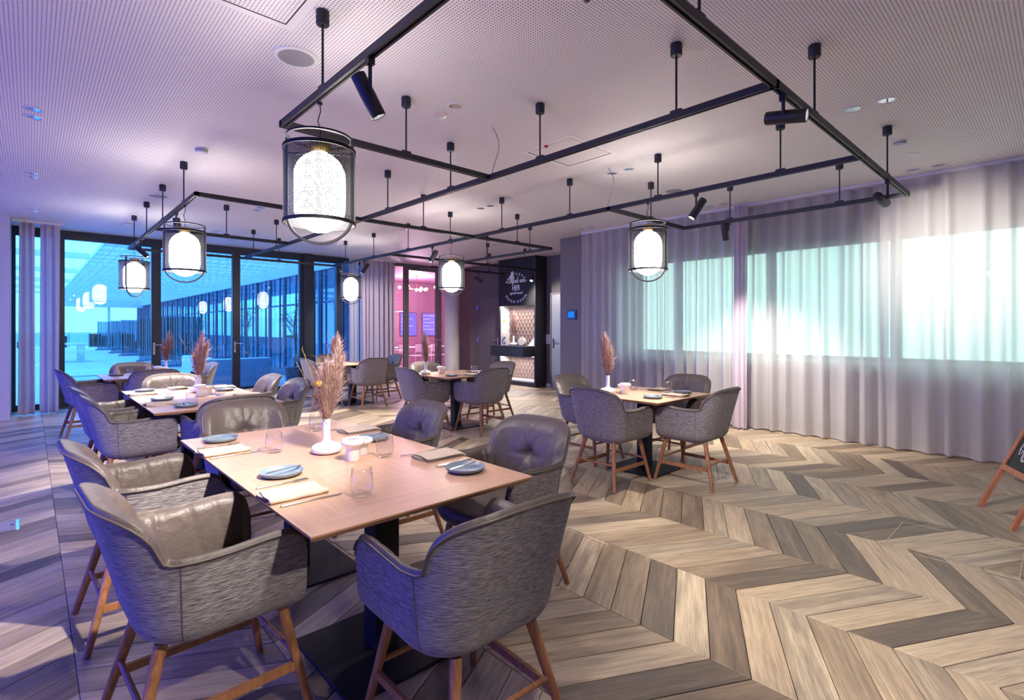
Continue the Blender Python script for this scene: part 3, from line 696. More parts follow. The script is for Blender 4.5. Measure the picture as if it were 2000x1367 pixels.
for x, y, w in ((3.88, 4.24, 'by the rail junction near the hanging grey cable'), (3.88, 7.01, 'above the table near the pink glass'), (6.72, 6.92, 'near the grey pier'), (6.75, 8.99, 'above the lantern by the pink door'), (6.71, 11.08, 'in front of the pink glass'), (6.74, 4.16, 'beside the sheer curtain')):
    t = thing('sprinkler_head', 'tiny sprinkler head on the ceiling ' + w, 'sprinkler', (x, y, CEIL), 0, 'sprinkler heads')
    MB().lathe([(0.022, -0.001), (0.018, -0.008), (0.007, -0.01), (0.007, -0.03), (0.001, -0.031)], 14).build('body', M_plastic, t, 40)
    MB().lathe([(0.018, -0.045), (0.018, -0.043), (0.001, -0.042)], 12).build('deflector', M_chrome, t, 40)
    for s_ in (-1, 1): MB().tube([(s_ * 0.007, 0, -0.03), (s_ * 0.012, 0, -0.037), (0, 0, -0.044)], 0.0018, 6).build('frame_arm', M_chrome, t)
for (x, y), w in (((2.81, 3.26), 'first'), ((4.40, 3.26), 'second')):
    n = 10; pts = []
    for i in range(n + 1):
        f = i / n; b = 0.05 * math.sin(math.pi * f * 1.05) + 0.012 * math.sin(2 * math.pi * f)
        pts.append((b * 0.73 + 0.0 * f, -b * 0.68, -f * (CEIL - TZ1 - 0.002)))
    o = tag(MB().tube(pts, 0.004, 8).build('power_cable', M_grille, None, 180), 'thin grey power cable looping from ceiling to the %s rail junction' % w, 'cable')
    o.location = (x, y, CEIL - 0.001)

# ================================================================== DINING CHAIR
def sstep(a, b, x):
    x = min(1, max(0, (x - a) / (b - a))); return x * x * (3 - 2 * x)
CW, CB, CFX, CR = 0.272, -0.235, 0.235, 0.165         # half width, back x, arm tip x, corner radius
L1 = CW - CR; L2 = L1 + math.pi * CR / 2; L3 = L2 + (CFX - CB - CR)
def plan(l):
    # point and outward normal at signed distance l from the middle of the back
    sg = 1 if l >= 0 else -1; a = abs(l)
    if a <= L1: p, n = (CB, a), (-1, 0)
    elif a <= L2:
        t = (a - L1) / CR; p = (CB + CR - CR * math.cos(t), L1 + CR * math.sin(t)); n = (-math.cos(t), math.sin(t))
    else: p, n = (CB + CR + (a - L2), CW), (0, 1)
    return (p[0], sg * p[1]), (n[0], sg * n[1])
def top_h(l):
    a = abs(l)
    t_ = max(0.0, (a - 0.02) / 0.245)
    hb = 0.668 + 0.174 * (1 - min(t_, 1.0) ** 3.6) ** 0.6 - (0.5 * max(0.0, t_ - 1.0))
    ha = 0.664 + 0.014 * sstep(L2 - 0.02, L3 - 0.1, a); k_ = 0.022
    h = 0.5 * (hb + ha + math.sqrt((hb - ha) ** 2 + k_ * k_)) - 0.5 * k_ * 0.6 * sstep(0.3, 0.45, a)
    e = L3 - a
    if e < 0.085: h -= 0.085 - math.sqrt(max(0, 0.085 ** 2 - (0.085 - e) ** 2))
    return h
def outer(l, v, inset=0.0, z_low=0.372):
    (px_, py_), (nx, ny) = plan(l); H_ = top_h(l)
    back = 1 - sstep(0.12, 0.42, abs(l))
    if v < 0.35:
        t = v / 0.35 * math.pi / 2; o_ = -0.13 * (1 - math.sin(t)); z = z_low + 0.10 * (1 - math.cos(t))
    else:
        f = (v - 0.35) / 0.65; z = z_low + 0.10 + (H_ - z_low - 0.10) * f; k = max(0, (z - 0.472)) / 0.37
        o_ = back * 0.10 * k + (1 - back) * 0.012 * k / 0.5
    o_ -= inset
    return (px_ + nx * o_, py_ + ny * o_, z)
def make_chair():
    t = thing('dining_chair', 'x', 'chair', (0, 0, 0), 0, 'grey upholstered dining chairs')
    nu, nv = 110, 18
    U = lambda u: -L3 + 2 * L3 * u
    # outer fabric shell, a real sheet 16 mm thick
    mb = MB(); mb.grid(lambda u, v: outer(U(u), v), nu, nv); k = len(mb.v)
    mb.grid(lambda u, v: outer(U(u), v, 0.016), nu, nv, True)
    w = nu + 1
    for i in range(nu): mb.f.append((nv * w + i, nv * w + i + 1, k + nv * w + i + 1, k + nv * w + i)); mb.f.append((i + 1, i, k + i, k + i + 1))
    for j in range(nv): mb.f.append((j * w, (j + 1) * w, k + (j + 1) * w, k + j * w)); mb.f.append(((j + 1) * w + nu, j * w + nu, k + j * w + nu, k + (j + 1) * w + nu))
    shell = mb.build('shell', M_fabric, t, 50)
    # side seams
    for s_ in (-1, 1):
        MB().tube([outer(s_ * 0.30, 0.12 + 0.86 * i / 12, -0.0005) for i in range(13)], 0.0016, 6).build('seam', M_piping, shell, 180)
    # padded leather lining with a tuft in the back
    def lining(u, v):
        l = U(u); H_ = top_h(l); a = abs(l); back = 1 - sstep(0.16, 0.40, a)
        z = 0.43 + (H_ + 0.006 - 0.43) * v
        tip = sstep(0, 0.05, L3 - a)
        th = (0.034 + 0.034 * back) * math.sin(math.pi * min(1, 0.12 + 0.80 * (1 - v) + 0.02)) ** 0.5 * (0.35 + 0.65 * tip)
        if v > 0.86: th *= math.sqrt(max(0, 1 - ((v - 0.86) / 0.14) ** 2))
        r2 = math.hypot(l, z - 0.655)
        th -= 0.040 * math.exp(-(r2 / 0.035) ** 2)
        ang = math.atan2(z - 0.655, l)
        th -= 0.009 * max(0, math.cos(6 * ang)) ** 6 * math.exp(-((r2 - 0.05) / 0.07) ** 2)
        th -= 0.006 * math.exp(-(l / 0.008) ** 2) * sstep(0.66, 0.70, z)
        # folds where the back turns into the arms
        for c0 in (0.235, 0.285, 0.33): th -= 0.010 * math.exp(-((a - c0 - 0.10 * (z - 0.6)) / 0.011) ** 2) * (1 - sstep(0.55, 0.80, z))
        for c0 in (0.47, 0.56): th -= 0.004 * math.exp(-((a - c0 + 0.25 * (z - 0.55)) / 0.012) ** 2)
        (px_, py_), (nx, ny) = plan(l)
        k_ = max(0, z - 0.472) / 0.37
        o_ = (1 - sstep(0.12, 0.42, a)) * 0.10 * k_ + sstep(0.12, 0.42, a) * 0.012 * k_ / 0.5
        if z < 0.472: o_ -= 0.02 * (0.472 - z) / 0.04
        o_ -= 0.014 + max(th, -0.002)
        return (px_ + nx * o_, py_ + ny * o_, z)
    def lining_out(u, v):
        l = U(u); p = outer(l, 0.35 + 0.65 * v, 0.015); H_ = top_h(l)
        return (p[0], p[1], 0.43 + (H_ + 0.006 - 0.43) * v)
    mb = MB(); NU, NV = 140, 30
    mb.grid(lining, NU, NV, True)
    # roll the leather over the rim
    def roll(u, v):
        l = U(u); a = Vector(lining(u, 1.0)); b = Vector(outer(l, 1.0, -0.004)); b.z = top_h(l) - 0.004
        c_ = a.lerp(b, v); c_.z += 0.010 * math.sin(math.pi * v); return tuple(c_)
    mb.grid(roll, NU, 6, True)
    ln = mb.build('back_cushion', M_leather, t, 180)
    MB().tube([(lambda p: (p[0], p[1], p[2] - 0.004))(outer(U(0.004 + 0.992 * i / 80), 1.0, -0.005)) for i in range(81)], 0.0042, 6).build('piping', M_piping, t, 180)
    b_ = lining(0.5, (0.655 - 0.43) / (top_h(0) + 0.006 - 0.43))
    MB().ball((b_[0] + 0.002, 0, 0.655), 0.008, 10, 6).build('button', M_piping, ln, 180)
    # seat cushion
    def seat(u, v):
        a = 2 * math.pi * u; e = 0.55
        cx_, sy = math.cos(a), math.sin(a)
        x = (abs(cx_) ** e) * (1 if cx_ > 0 else -1); y = (abs(sy) ** e) * (1 if sy > 0 else -1)
        rx = 0.245; ry = 0.242
        if v < 0.45:
            q = v / 0.45; rr = q; z = 0.472 + 0.012 * (1 - q ** 4); r2 = q * 0.24
            z -= 0.022 * math.exp(-(r2 / 0.03) ** 2) + 0.006 * max(0, math.cos(6 * a)) ** 8 * math.exp(-((r2 - 0.06) / 0.06) ** 2)
        else:
            q = (v - 0.45) / 0.55; ang = q * math.pi * 0.94; fr_ = sstep(0.1, 0.75, cx_); rr = 1 + (0.03 + 0.08 * fr_) * math.sin(ang) - 0.16 * max(0, q - 0.5); z = 0.472 - (0.012 + 0.035 * fr_) * (1 - math.cos(ang))
        return (0.035 + x * rr * rx * (1.0 if x < 0 else 1.0), y * rr * ry * 0.9, z)
    st = MB().grid(seat, 56, 20).build('seat', M_leather, t, 180)
    MB().ball((0.035, 0, 0.463), 0.008, 10, 6).build('button', M_piping, st, 180)
    MB().rbox(-0.13, 0.2, -0.16, 0.16, 0.362, 0.40, 0.05).build('seat_pan', M_fabric, t, 40)
    # splayed oak legs and stretchers
    tops = {(1, 1): (0.19, 0.165), (1, -1): (0.19, -0.165), (-1, 1): (-0.165, 0.15), (-1, -1): (-0.165, -0.15)}
    feet = {(1, 1): (0.265, 0.235), (1, -1): (0.265, -0.235), (-1, 1): (-0.268, 0.232), (-1, -1): (-0.268, -0.232)}
    def at(k, z):
        f = 1 - z / 0.385; a, b = tops[k], feet[k]; return (a[0] + (b[0] - a[0]) * f, a[1] + (b[1] - a[1]) * f, z)
    for k in tops: MB().cone(at(k, 0.002), at(k, 0.385), 0.0135, 0.0195, 14).build('leg', M_oak, t, 50)
    for s_ in (-1, 1):
        p, q = at((-1, s_), 0.165), at((1, s_), 0.165)
        mb = MB(); mb.box(p[0], q[0], -0.008, 0.008, -0.014, 0.014)
        mb.v = [(x, y + p[1] + (q[1] - p[1]) * (x - p[0]) / (q[0] - p[0]), z + 0.165) for x, y, z in mb.v]; mb.build('side_stretcher', M_oak, t)
    for s_ in (-1, 1): MB().cone(at((s_, -1), 0.205), at((s_, 1), 0.205), 0.0095, 0.0095, 10).build('cross_stretcher', M_oak, t, 50)
    return t
chair = make_chair(); CH = [0]
def place_chair(x, y, deg, label):
    CH[0] += 1
    if CH[0] == 1: chair.location = (x, y, 0); chair.rotation_euler = (0, 0, R(deg)); chair['label'] = label
    else: copy_tree(chair, (x, y, 0), R(deg), label)
F = 'grey upholstered dining chair '
for a in [
    (0.45, 2.05, 3, F + 'nearest the camera, left of the front table'),
    (0.43, 2.98, 2, F + 'second from the camera, left of the front table'),
    (1.07, 1.385, 88, F + 'at the near end of the front table'),
    (1.80, 2.02, 184, F + 'with tufted back, nearer one right of the front table'),
    (1.70, 2.99, 178, F + 'with tufted back, farther one right of the front table'),
    (1.08, 3.62, -90, F + 'with tufted back at the far end of the front table'),
    (1.15, 4.52, 92, F + 'with violet back at the near end of the second table'),
    (0.60, 5.00, 2, F + 'nearer one on the left of the second table'),
    (0.58, 5.75, 2, F + 'farther one on the left of the second table'),
    (1.68, 5.22, 182, F + 'nearer one on the right of the second table'),
    (1.66, 5.95, 180, F + 'farther one on the right of the second table'),
    (1.14, 6.46, -90, F + 'with tufted back at the far end of the second table'),
    (1.14, 7.93, 90, F + 'near side of the cone-napkin table'),
    (0.56, 8.40, 4, F + 'left of the cone-napkin table, beside the lilac drape'),
    (1.10, 9.06, -90, F + 'behind the cone-napkin table, against the terrace glass'),
    (1.68, 8.62, 182, F + 'right of the cone-napkin table, before the outdoor sofa'),
    (3.76, 2.76, 0, F + 'left of the table by the sheer curtain'),
    (4.33, 2.26, 90, F + 'near side of the table by the sheer curtain'),
    (4.94, 2.80, 180, F + 'against the sheer curtain, tufted back above the table'),
    (4.28, 3.42, -90, F + 'beside the grey pier at the curtain table'),
    (3.80, 5.80, 0, F + 'left of the table before the pink glass'),
    (4.33, 5.24, 90, F + 'near side of the table before the pink glass'),
    (5.00, 5.84, 180, F + 'right of the table before the pink glass'),
    (4.36, 6.35, -90, F + 'far side of the table before the pink glass'),
    (3.66, 8.70, 0, F + 'left of the farthest table, beside the blue glazing'),
    (4.30, 8.30, 88, F + 'near side of the farthest table, outer back showing'),
    (4.93, 8.92, 180, F + 'right of the farthest table, beside the lilac drape'),
    (4.22, 9.45, -90, F + 'behind the farthest table, against the blue glass')]: place_chair(*a)

# ================================================================== TABLES
TH = 0.72
def make_table(x0, x1, y0, y1, seams, bases, label, cat='table'):
    cx_, cy_ = (x0 + x1) / 2, (y0 + y1) / 2
    t = thing('dining_table', label, cat, (cx_, cy_, 0), 0, 'oak-topped pedestal dining tables')
    cuts = [y0] + seams + [y1]
    for a, b in zip(cuts[:-1], cuts[1:]):
        xa, xb, ya, yb = x0 - cx_, x1 - cx_, a - cy_ + 0.001, b - cy_ - 0.001
        mb = MB(); e = 0.012
        vs = [(xa + e, ya + e, TH - 0.022), (xb - e, ya + e, TH - 0.022), (xb - e, yb - e, TH - 0.022), (xa + e, yb - e, TH - 0.022),
              (xa, ya, TH - 0.006), (xb, ya, TH - 0.006), (xb, yb, TH - 0.006), (xa, yb, TH - 0.006), (xa, ya, TH - 0.001), (xb, ya, TH - 0.001), (xb, yb, TH - 0.001), (xa, yb, TH - 0.001)]
        fs = [(3, 2, 1, 0), (8, 9, 10, 11)] + [(i, (i + 1) % 4, 4 + (i + 1) % 4, 4 + i) for i in range(4)] + [(4 + i, 4 + (i + 1) % 4, 8 + (i + 1) % 4, 8 + i) for i in range(4)]
        mb._add(vs, fs); tp = mb.build('tabletop', M_topedge, t)
        # four mitred veneer leaves make a pyramid match on each top
        mx_, my_ = (xa + xb) / 2, (ya + yb) / 2; q = 0.0008
        for k, tri in enumerate((((xa, ya), (xb, ya)), ((xb, ya), (xb, yb)), ((xb, yb), (xa, yb)), ((xa, yb), (xa, ya)))):
            m = MB(); pts = [tri[0], tri[1], (mx_, my_)]
            c_ = (sum(p[0] for p in pts) / 3, sum(p[1] for p in pts) / 3)
            m._add([(p[0], p[1], TH - 0.001) for p in pts] + [(p[0], p[1], TH) for p in pts], [(3, 4, 5), (2, 1, 0), (0, 1, 4, 3), (1, 2, 5, 4), (2, 0, 3, 5)])
            m.uv = [(p[0], p[1]) if k % 2 == 0 else (p[1], p[0]) for p in pts] * 2
            m.build('veneer_leaf', M_top, tp)
    for bx, by in bases:
        bx -= cx_; by -= cy_
        b = MB().rbox(bx - 0.27, bx + 0.27, by - 0.27, by + 0.27, 0.0, 0.014, 0.012).build('base_plate', M_black, t)
        MB().rbox(bx - 0.055, bx + 0.055, by - 0.055, by + 0.055, 0.014, TH - 0.03, 0.008).build('column', M_black, t, 40)
        MB().box(bx - 0.22, bx + 0.22, by - 0.22, by + 0.22, TH - 0.03, TH - 0.0221).build('top_bracket', M_black, t)
    return t
make_table(0.62, 1.57, 1.555, 3.41, [2.51], [(1.10, 2.0), (1.10, 2.96)], 'long front dining table of two square oak tops, set for four')
make_table(0.67, 1.61, 4.62, 6.46, [5.54], [(1.14, 5.12), (1.14, 5.9)], 'second long dining table of two oak tops behind the front one')
make_table(0.66, 1.60, 8.03, 8.98, [], [(1.13, 8.5)], 'square oak table with cone-folded napkins by the terrace doors')
make_table(3.87, 4.82, 2.35, 3.28, [], [(4.36, 2.8)], 'square oak dining table standing by the sheer curtain')
make_table(3.85, 4.80, 5.33, 6.27, [], [(4.33, 5.8)], 'square oak dining table in front of the pink glass door')
make_table(3.80, 4.75, 8.38, 9.32, [], [(4.28, 8.85)], 'farthest square oak dining table beside the blue glazing')

# ================================================================== TABLEWARE
def mplate(r=0.088):
    p = [(0.001, 0.004), (r * 0.62, 0.004), (r * 0.86, 0.010), (r * 0.97, 0.020), (r, 0.0215), (r * 1.0, 0.018), (r * 0.9, 0.007), (r * 0.66, 0.0), (0.001, 0.0)]
    return MB().lathe(p, 36).mesh('plate', M_plate, 60)
def mnapkin():
    mb = MB()
    for k in range(4):
        z = 0.0005 + k * 0.0042; s_ = 0.004 * k
        mb.grid(lambda u, v, z=z, s_=s_: ((u - 0.5) * (0.19 - s_) + 0.004 * math.sin(5 * v + k), (v - 0.5) * (0.125 - 0.4 * s_), z + 0.0040 * (1 - (2 * v - 1) ** 8) + 0.0012 * math.sin(7 * u + 2 * k)), 14, 10)
        mb.grid(lambda u, v, z=z, s_=s_: ((u - 0.5) * (0.19 - s_) + 0.004 * math.sin(5 * v + k), (v - 0.5) * (0.125 - 0.4 * s_), z), 14, 10, True)
    # folded long edge wraps the layers
    mb.tube([((u / 14 - 0.5) * 0.185, -0.0625, 0.0088 + 0.0012 * math.sin(u)) for u in range(15)], 0.0085, 10)
    mb.v = [(x * 1.16, y * 1.16, z) for x, y, z in mb.v]
    return mb.mesh('napkin', M_napkin, 180)
def mcut(kind):
    # length along +x
    mb = MB()
    L = {'knife': 0.225, 'fork': 0.20, 'butter_knife': 0.165}[kind]
    hl = L * 0.47
    mb.grid(lambda u, v: (-L / 2 + hl * u, (0.006 - 0.0025 * u) * math.cos(2 * math.pi * v), 0.0035 + 0.0032 * math.sin(2 * math.pi * v) * (1 - 0.4 * u)), 8, 10)
    mb.ball((-L / 2, 0, 0.0035), 0.006, 8, 5, (0.7, 1, 0.55))
    if kind == 'fork':
        mb.box(-L / 2 + hl, L * 0.22, -0.0032, 0.0032, 0.002, 0.0045)
        mb.prism([(L * 0.20, -0.004), (L * 0.26, -0.0115), (L * 0.34, -0.0115), (L * 0.34, 0.0115), (L * 0.26, 0.0115), (L * 0.20, 0.004)], 0.003, 0.0052)
        for k in range(4): y = -0.0095 + k * 0.0063; mb.box(L * 0.335, L / 2, y - 0.0016, y + 0.0016, 0.003, 0.0052)
    else:
        w = 0.009 if kind == 'knife' else 0.007
        mb.prism([(-L / 2 + hl - 0.004, -0.0035), (L * 0.30, -w * 0.9), (L * 0.45, -w * 0.7), (L / 2, 0.002), (L * 0.48, 0.004), (-L / 2 + hl - 0.004, 0.0045)], 0.0025, 0.0042)
    return mb.mesh(kind, M_steel, 50)
def mtumbler():
    p = [(0.001, 0.0), (0.030, 0.0), (0.036, 0.004), (0.0425, 0.028), (0.043, 0.045), (0.0365, 0.104), (0.0353, 0.104), (0.0415, 0.046), (0.041, 0.03), (0.034, 0.014), (0.001, 0.012)]
    return MB().lathe(p, 32).mesh('tumbler', M_tumbler, 180)
def mcone():
    mb = MB()
    def fn(u, v):
        a = 2 * math.pi * u; r = 0.054 * (1 - v) ** 0.92 * (1 + 0.12 * math.cos(3 * a) * (1 - v)); return (r * math.cos(a), r * math.sin(a) * 0.8, 0.175 * v)
    mb.grid(fn, 30, 14); mb.grid(lambda u, v: (lambda p: (p[0] * (1.05 + 0.02 * u), p[1] * 1.05, p[2] * 0.97 + 0.001))(fn(0.05 + u * 0.35, v * 0.95)), 12, 12)
    return mb.mesh('cone_napkin', M_napkin, 180)
ME = {'plate': mplate(), 'napkin': mnapkin(), 'knife': mcut('knife'), 'fork': mcut('fork'), 'butter_knife': mcut('butter_knife'), 'tumbler': mtumbler(), 'cone': mcone()}
def put(name, me, x, y, z, rz, label, cat, group=None, tilt=0.0):
    o = link(name, me); o.location = (x, y, z); o.rotation_euler = (0, tilt, rz); tag(o, label, cat, group); return o
def setting(x, y, deg, where, items='pbfnkg', jit=0):
    a = R(deg); c_, s_ = math.cos(a), math.sin(a); rj = random.Random(int(x * 100 + y * 10))
    def W(fx, ly): return (x + fx * c_ - ly * s_, y + fx * s_ + ly * c_)
    z = TH + 0.0005
    if 'p' in items: put('side_plate', ME['plate'], *W(0.06, 0.30), z, 0, 'blue-grey stoneware side plate ' + where, 'plate', 'blue-grey side plates')
    if 'b' in items: put('butter_knife', ME['butter_knife'], *W(0.075, 0.30), z + 0.0215, a + R(rj.uniform(-6, 16)), 'small butter knife lying on the side plate ' + where, 'knife', 'butter knives')
    if 'f' in items: put('fork', ME['fork'], *W(0.02, 0.165), z, a + R(rj.uniform(-4, 4)), 'steel fork between plate and napkin ' + where, 'fork', 'dinner forks')
    if 'n' in items: put('folded_napkin', ME['napkin'], *W(0.0, 0.01), z, a + R(rj.uniform(-4, 4)), 'folded beige linen napkin ' + where, 'napkin', 'folded beige napkins')
    if 'k' in items: put('table_knife', ME['knife'], *W(0.03, -0.115), z, a + R(rj.uniform(-3, 3)), 'steel table knife beside the napkin ' + where, 'knife', 'table knives')
    if 'g' in items: put('tumbler', ME['tumbler'], *W(0.19, -0.175), z, 0, 'clear water tumbler ' + where, 'glass', 'clear water tumblers')
setting(0.73, 2.00, 0, "at front table's left nearer place")
setting(0.72, 2.93, 0, "at front table's left farther place")
setting(1.47, 2.12, 180, "at front table's right nearer place")
setting(1.48, 2.98, 180, "at front table's right farther place")
setting(0.79, 5.12, 0, "at second table's left nearer place")
setting(0.78, 5.98, 0, "at second table's left farther place")
setting(1.50, 5.27, 180, "at second table's right nearer place")
setting(1.50, 6.12, 180, "at second table's right farther place")
setting(1.22, 4.78, 90, "at second table's near end place", 'pb')
setting(1.12, 6.32, -90, "at second table's far end place", 'n')
setting(4.42, 2.50, 90, 'near edge of the curtain table', 'pbfnkg')
setting(4.71, 2.86, 180, 'right edge of the curtain table', 'pbfnkg')
setting(4.37, 5.48, 90, 'near edge of the table before the pink glass', 'pfnkg')
setting(4.69, 5.84, 180, 'right edge of the table before the pink glass', 'pfnkg')
setting(4.40, 8.56, 90, 'near edge of the farthest table', 'nkg')
setting(4.60, 8.98, 180, 'right edge of the farthest table', 'nkg')
for (x, y), w in (((0.84, 8.62), 'left side of the cone-napkin table'), ((1.22, 8.82), 'far side of the cone-napkin table')):
    o = put('side_plate', ME['plate'], x, y, TH + 0.0005, 0, 'side plate under a cone napkin, ' + w, 'plate', 'blue-grey side plates')
    put('cone_napkin', ME['cone'], x, y, TH + 0.005, R(30), 'lilac-beige napkin folded into a standing cone, ' + w, 'napkin', 'cone-folded napkins')
put('tumbler', ME['tumbler'], 0.98, 8.5, TH + 0.0005, 0, 'clear water tumbler on the cone-napkin table', 'glass', 'clear water tumblers')

# ---- salt and pepper pots
pot_me = MB().lathe([(0.001, 0), (0.031, 0), (0.033, 0.004), (0.033, 0.062), (0.036, 0.07), (0.052, 0.078), (0.055, 0.088), (0.052, 0.1), (0.044, 0.105), (0.034, 0.103), (0.03, 0.094), (0.001, 0.092)], 32).mesh('pot', M_white, 60)
potd_me = MB().lathe([(0.033, 0.1), (0.001, 0.101)], 24).mesh('opening', M_grille, 60)
def pots(x, y, where, s2=0.78):
    for k, (dx, dy, s_) in enumerate(((0, 0, 1.0), (0.085, 0.08, s2))):
        o = put('condiment_pot', pot_me, x + dx, y + dy, TH + 0.0005, 0, 'white ceramic mushroom-shaped %s pot ' % ('taller' if k == 0 else 'smaller') + where, 'pot', 'white condiment pots')
        o.scale = (1, 1, s_); link('opening', potd_me, o)
pots(1.13, 2.33, 'on the front table'); pots(1.16, 5.52, 'on the second table'); pots(1.30, 8.62, 'on the cone-napkin table')
pots(4.18, 2.90, 'on the curtain table'); pots(4.16, 5.92, 'on the table before the pink glass')

# ---- vases with dried pampas
def make_bouquet(seed, h=0.40, bend=(0.06, 0.0), twigs=True, berries=14):
    rnd = random.Random(seed); out = {}
    vs_ = MB().lathe([(0.001, 0), (0.05, 0.0), (0.068, 0.008), (0.074, 0.024), (0.070, 0.038), (0.050, 0.049), (0.026, 0.055), (0.0195, 0.066), (0.018, 0.09), (0.0185, 0.172), (0.0155, 0.172), (0.015, 0.09), (0.001, 0.06)], 32).mesh('vase', M_white, 60)
    def axis(f): return Vector((bend[0] * f ** 1.6, bend[1] * f ** 1.6, 0.10 + (h + 0.10) * f))
    st = MB().tube([axis(i / 10 * 0.8) for i in range(11)], 0.0022, 6).mesh('stem', M_stem, 180)
    pl = MB()
    subs = [(0.0, 0.0, 1.0)] + [(rnd.uniform(-0.05, 0.05), rnd.uniform(-0.05, 0.05), rnd.uniform(0.6, 0.95)) for _ in range(5)]
    for i in range(3000):
        sx_, sy_, sh = subs[i % 6]
        f = 0.20 + 0.80 * rnd.random() ** 0.9; q_ = (f - 0.2) / 0.8
        b = axis(f * sh) + Vector((sx_ * f, sy_ * f, 0)); w = 0.040 * math.sin(math.pi * min(1, 0.14 + q_ * 0.84)) ** 0.8 + 0.004
        a = rnd.uniform(0, 2 * math.pi); ln = rnd.uniform(0.05, 0.105) * (1.1 - 0.3 * f); o_ = rnd.random() ** 0.5
        d = Vector((math.cos(a) * w * 1.15, math.sin(a) * w * 1.15, ln)); p0 = b + Vector((math.cos(a), math.sin(a), 0)) * w * 0.25 * o_
        if rnd.random() < 0.14: d = Vector((d.x * 2.0, d.y * 2.0, d.z * 0.85))
        p1 = p0 + d * 0.5 + Vector((rnd.uniform(-.004, .004), rnd.uniform(-.004, .004), 0.004)); p2 = p0 + d * (0.75 + 0.35 * rnd.random()) + Vector((rnd.uniform(-.012, .012), rnd.uniform(-.012, .012), -0.012 * rnd.random()))
        sd = Vector((-math.sin(a + 0.6), math.cos(a + 0.6), 0)) * rnd.uniform(0.0006, 0.0012)
        pl._add([p0 - sd, p0 + sd, p1 - sd, p1 + sd, p2], [(0, 1, 3, 2), (2, 3, 4)])
    plm = pl.mesh('plume', M_pampas, None)
    out['vase'] = vs_; out['stem'] = st; out['plume'] = plm; out['twig'] = []; out['berry'] = []
    if twigs:
        for i in range(9):
            a = rnd.uniform(2.0, 4.6); r = rnd.uniform(0.05, 0.17); hh = rnd.uniform(0.25, h + 0.10)
            p = [Vector((0, 0, 0.10)), Vector((0.3 * r * math.cos(a), 0.3 * r * math.sin(a), 0.10 + 0.45 * hh)), Vector((r * math.cos(a), r * math.sin(a), 0.10 + hh))]
            q = [p[0].lerp(p[1], t_).lerp(p[1].lerp(p[2], t_), t_) for t_ in [k / 8 for k in range(9)]]
            mb = MB().tube(q, 0.0011, 5)
            for k in range(4, 9):
                e = q[k] + Vector((rnd.uniform(-.03, .03), rnd.uniform(-.03, .03), rnd.uniform(0.01, .04))); mb.tube([q[k], q[k].lerp(e, 0.5) + Vector((0, 0, .003)), e], 0.0007, 4)
            out['twig'].append(mb.mesh('twig', M_stem, 180))
    cl = MB()
    c0 = Vector((-0.035, 0.01, 0.33 + h * 0.06)); cl.tube([(0, 0, 0.1), (-0.012, 0.004, 0.22), tuple(c0)], 0.0013, 5)
    out['flower_stem'] = cl.mesh('flower_stem', M_stem, 180)
    out['flower'] = MB().ball(c0, 0.017, 14, 9).mesh('button_flower', M_yellow, 180)
    bs = MB()
    for i in range(berries):
        a = rnd.uniform(0, 6.28); r = rnd.uniform(0.015, 0.06); z = rnd.uniform(0.22, 0.36); bs.ball((r * math.cos(a) - 0.01, r * math.sin(a), z), rnd.uniform(0.004, 0.008), 8, 5); bs.tube([(0, 0, 0.14), (0.5 * r * math.cos(a), 0.5 * r * math.sin(a), z * 0.8), (r * math.cos(a) - 0.01, r * math.sin(a), z)], 0.0008, 4)
    out['berries'] = bs.mesh('berry_sprig', M_berry, 180)
    return out
def place_vase(B, x, y, z, deg, label, scale=1.0, twigs=True):
    t = thing('flower_vase', label, 'vase', (x, y, z), R(deg), 'white vases with dried pampas'); t.scale = (scale,) * 3
    link('vase_body', B['vase'], t); s_ = link('stem', B['stem'], t); p = link('plume', B['plume'], t); p['kind'] = 'stuff'
    link('flower_stem', B['flower_stem'], t); link('button_flower', B['flower'], t); link('berry_sprig', B['berries'], t)
    if twigs:
        for m in B['twig']: link('twig', m, t)
    return t
B1 = make_bouquet(3, 0.34, (0.05, -0.045)); B2 = make_bouquet(8, 0.36, (0.03, -0.03), berries=30); B3 = make_bouquet(14, 0.36, (-0.02, 0.02), twigs=False)
place_vase(B1, 1.10, 2.56, TH + 0.0005, 0, 'large white vase with bushy pampas plume on the front table')
place_vase(B2, 1.22, 5.86, TH + 0.0005, 0, 'white vase with pampas and dark berries on the second table')
place_vase(B2, 1.43, 8.84, TH + 0.0005, 60, 'white vase with slim pampas on the cone-napkin table')
place_vase(B3, 4.12, 3.06, TH + 0.0005, 0, 'white vase with brown pampas on the curtain table')
place_vase(B3, 3.98, 6.02, TH + 0.0005, 40, 'white vase with cream pampas on the table before the pink glass')
place_vase(B1, 4.0, 9.0, TH + 0.0005, 20, 'white vase with wispy grasses on the farthest table')

# ================================================================== WALL CABINET WITH SIGN
kb = thing('wall_cabinet', 'tall dark wall cabinet with a chalk wreath sign and a lit quilted niche', 'cabinet', (8.43, 8.90, 0))
def kbx(name, mat, x0, x1, y0, y1, z0, z1, par=None):
    return MB().box(x0 - 8.43, x1 - 8.43, y0 - 8.9, y1 - 8.9, z0, z1).build(name, mat, par or kb)
KY0, KY1 = 8.28, 9.55
kbx('side_panel', M_cab, 8.43, KX, KY0, KY0 + 0.04, 0.0, CEIL - 0.005)
sp = kbx('side_panel', M_cab, 8.43, KX, KY1 - 0.04, KY1, 0.0, CEIL - 0.005)
kbx('back_panel', M_cab, KX - 0.02, KX - 0.001, KY0 + 0.04, KY1 - 0.04, 0.0, CEIL - 0.005)
kbx('plinth', M_cab, 8.45, KX - 0.02, KY0 + 0.04, KY1 - 0.04, 0.0, 0.10)
kbx('niche_floor', M_paper, 8.44, KX - 0.02, KY0 + 0.04, KY1 - 0.04, 0.10, 0.135)
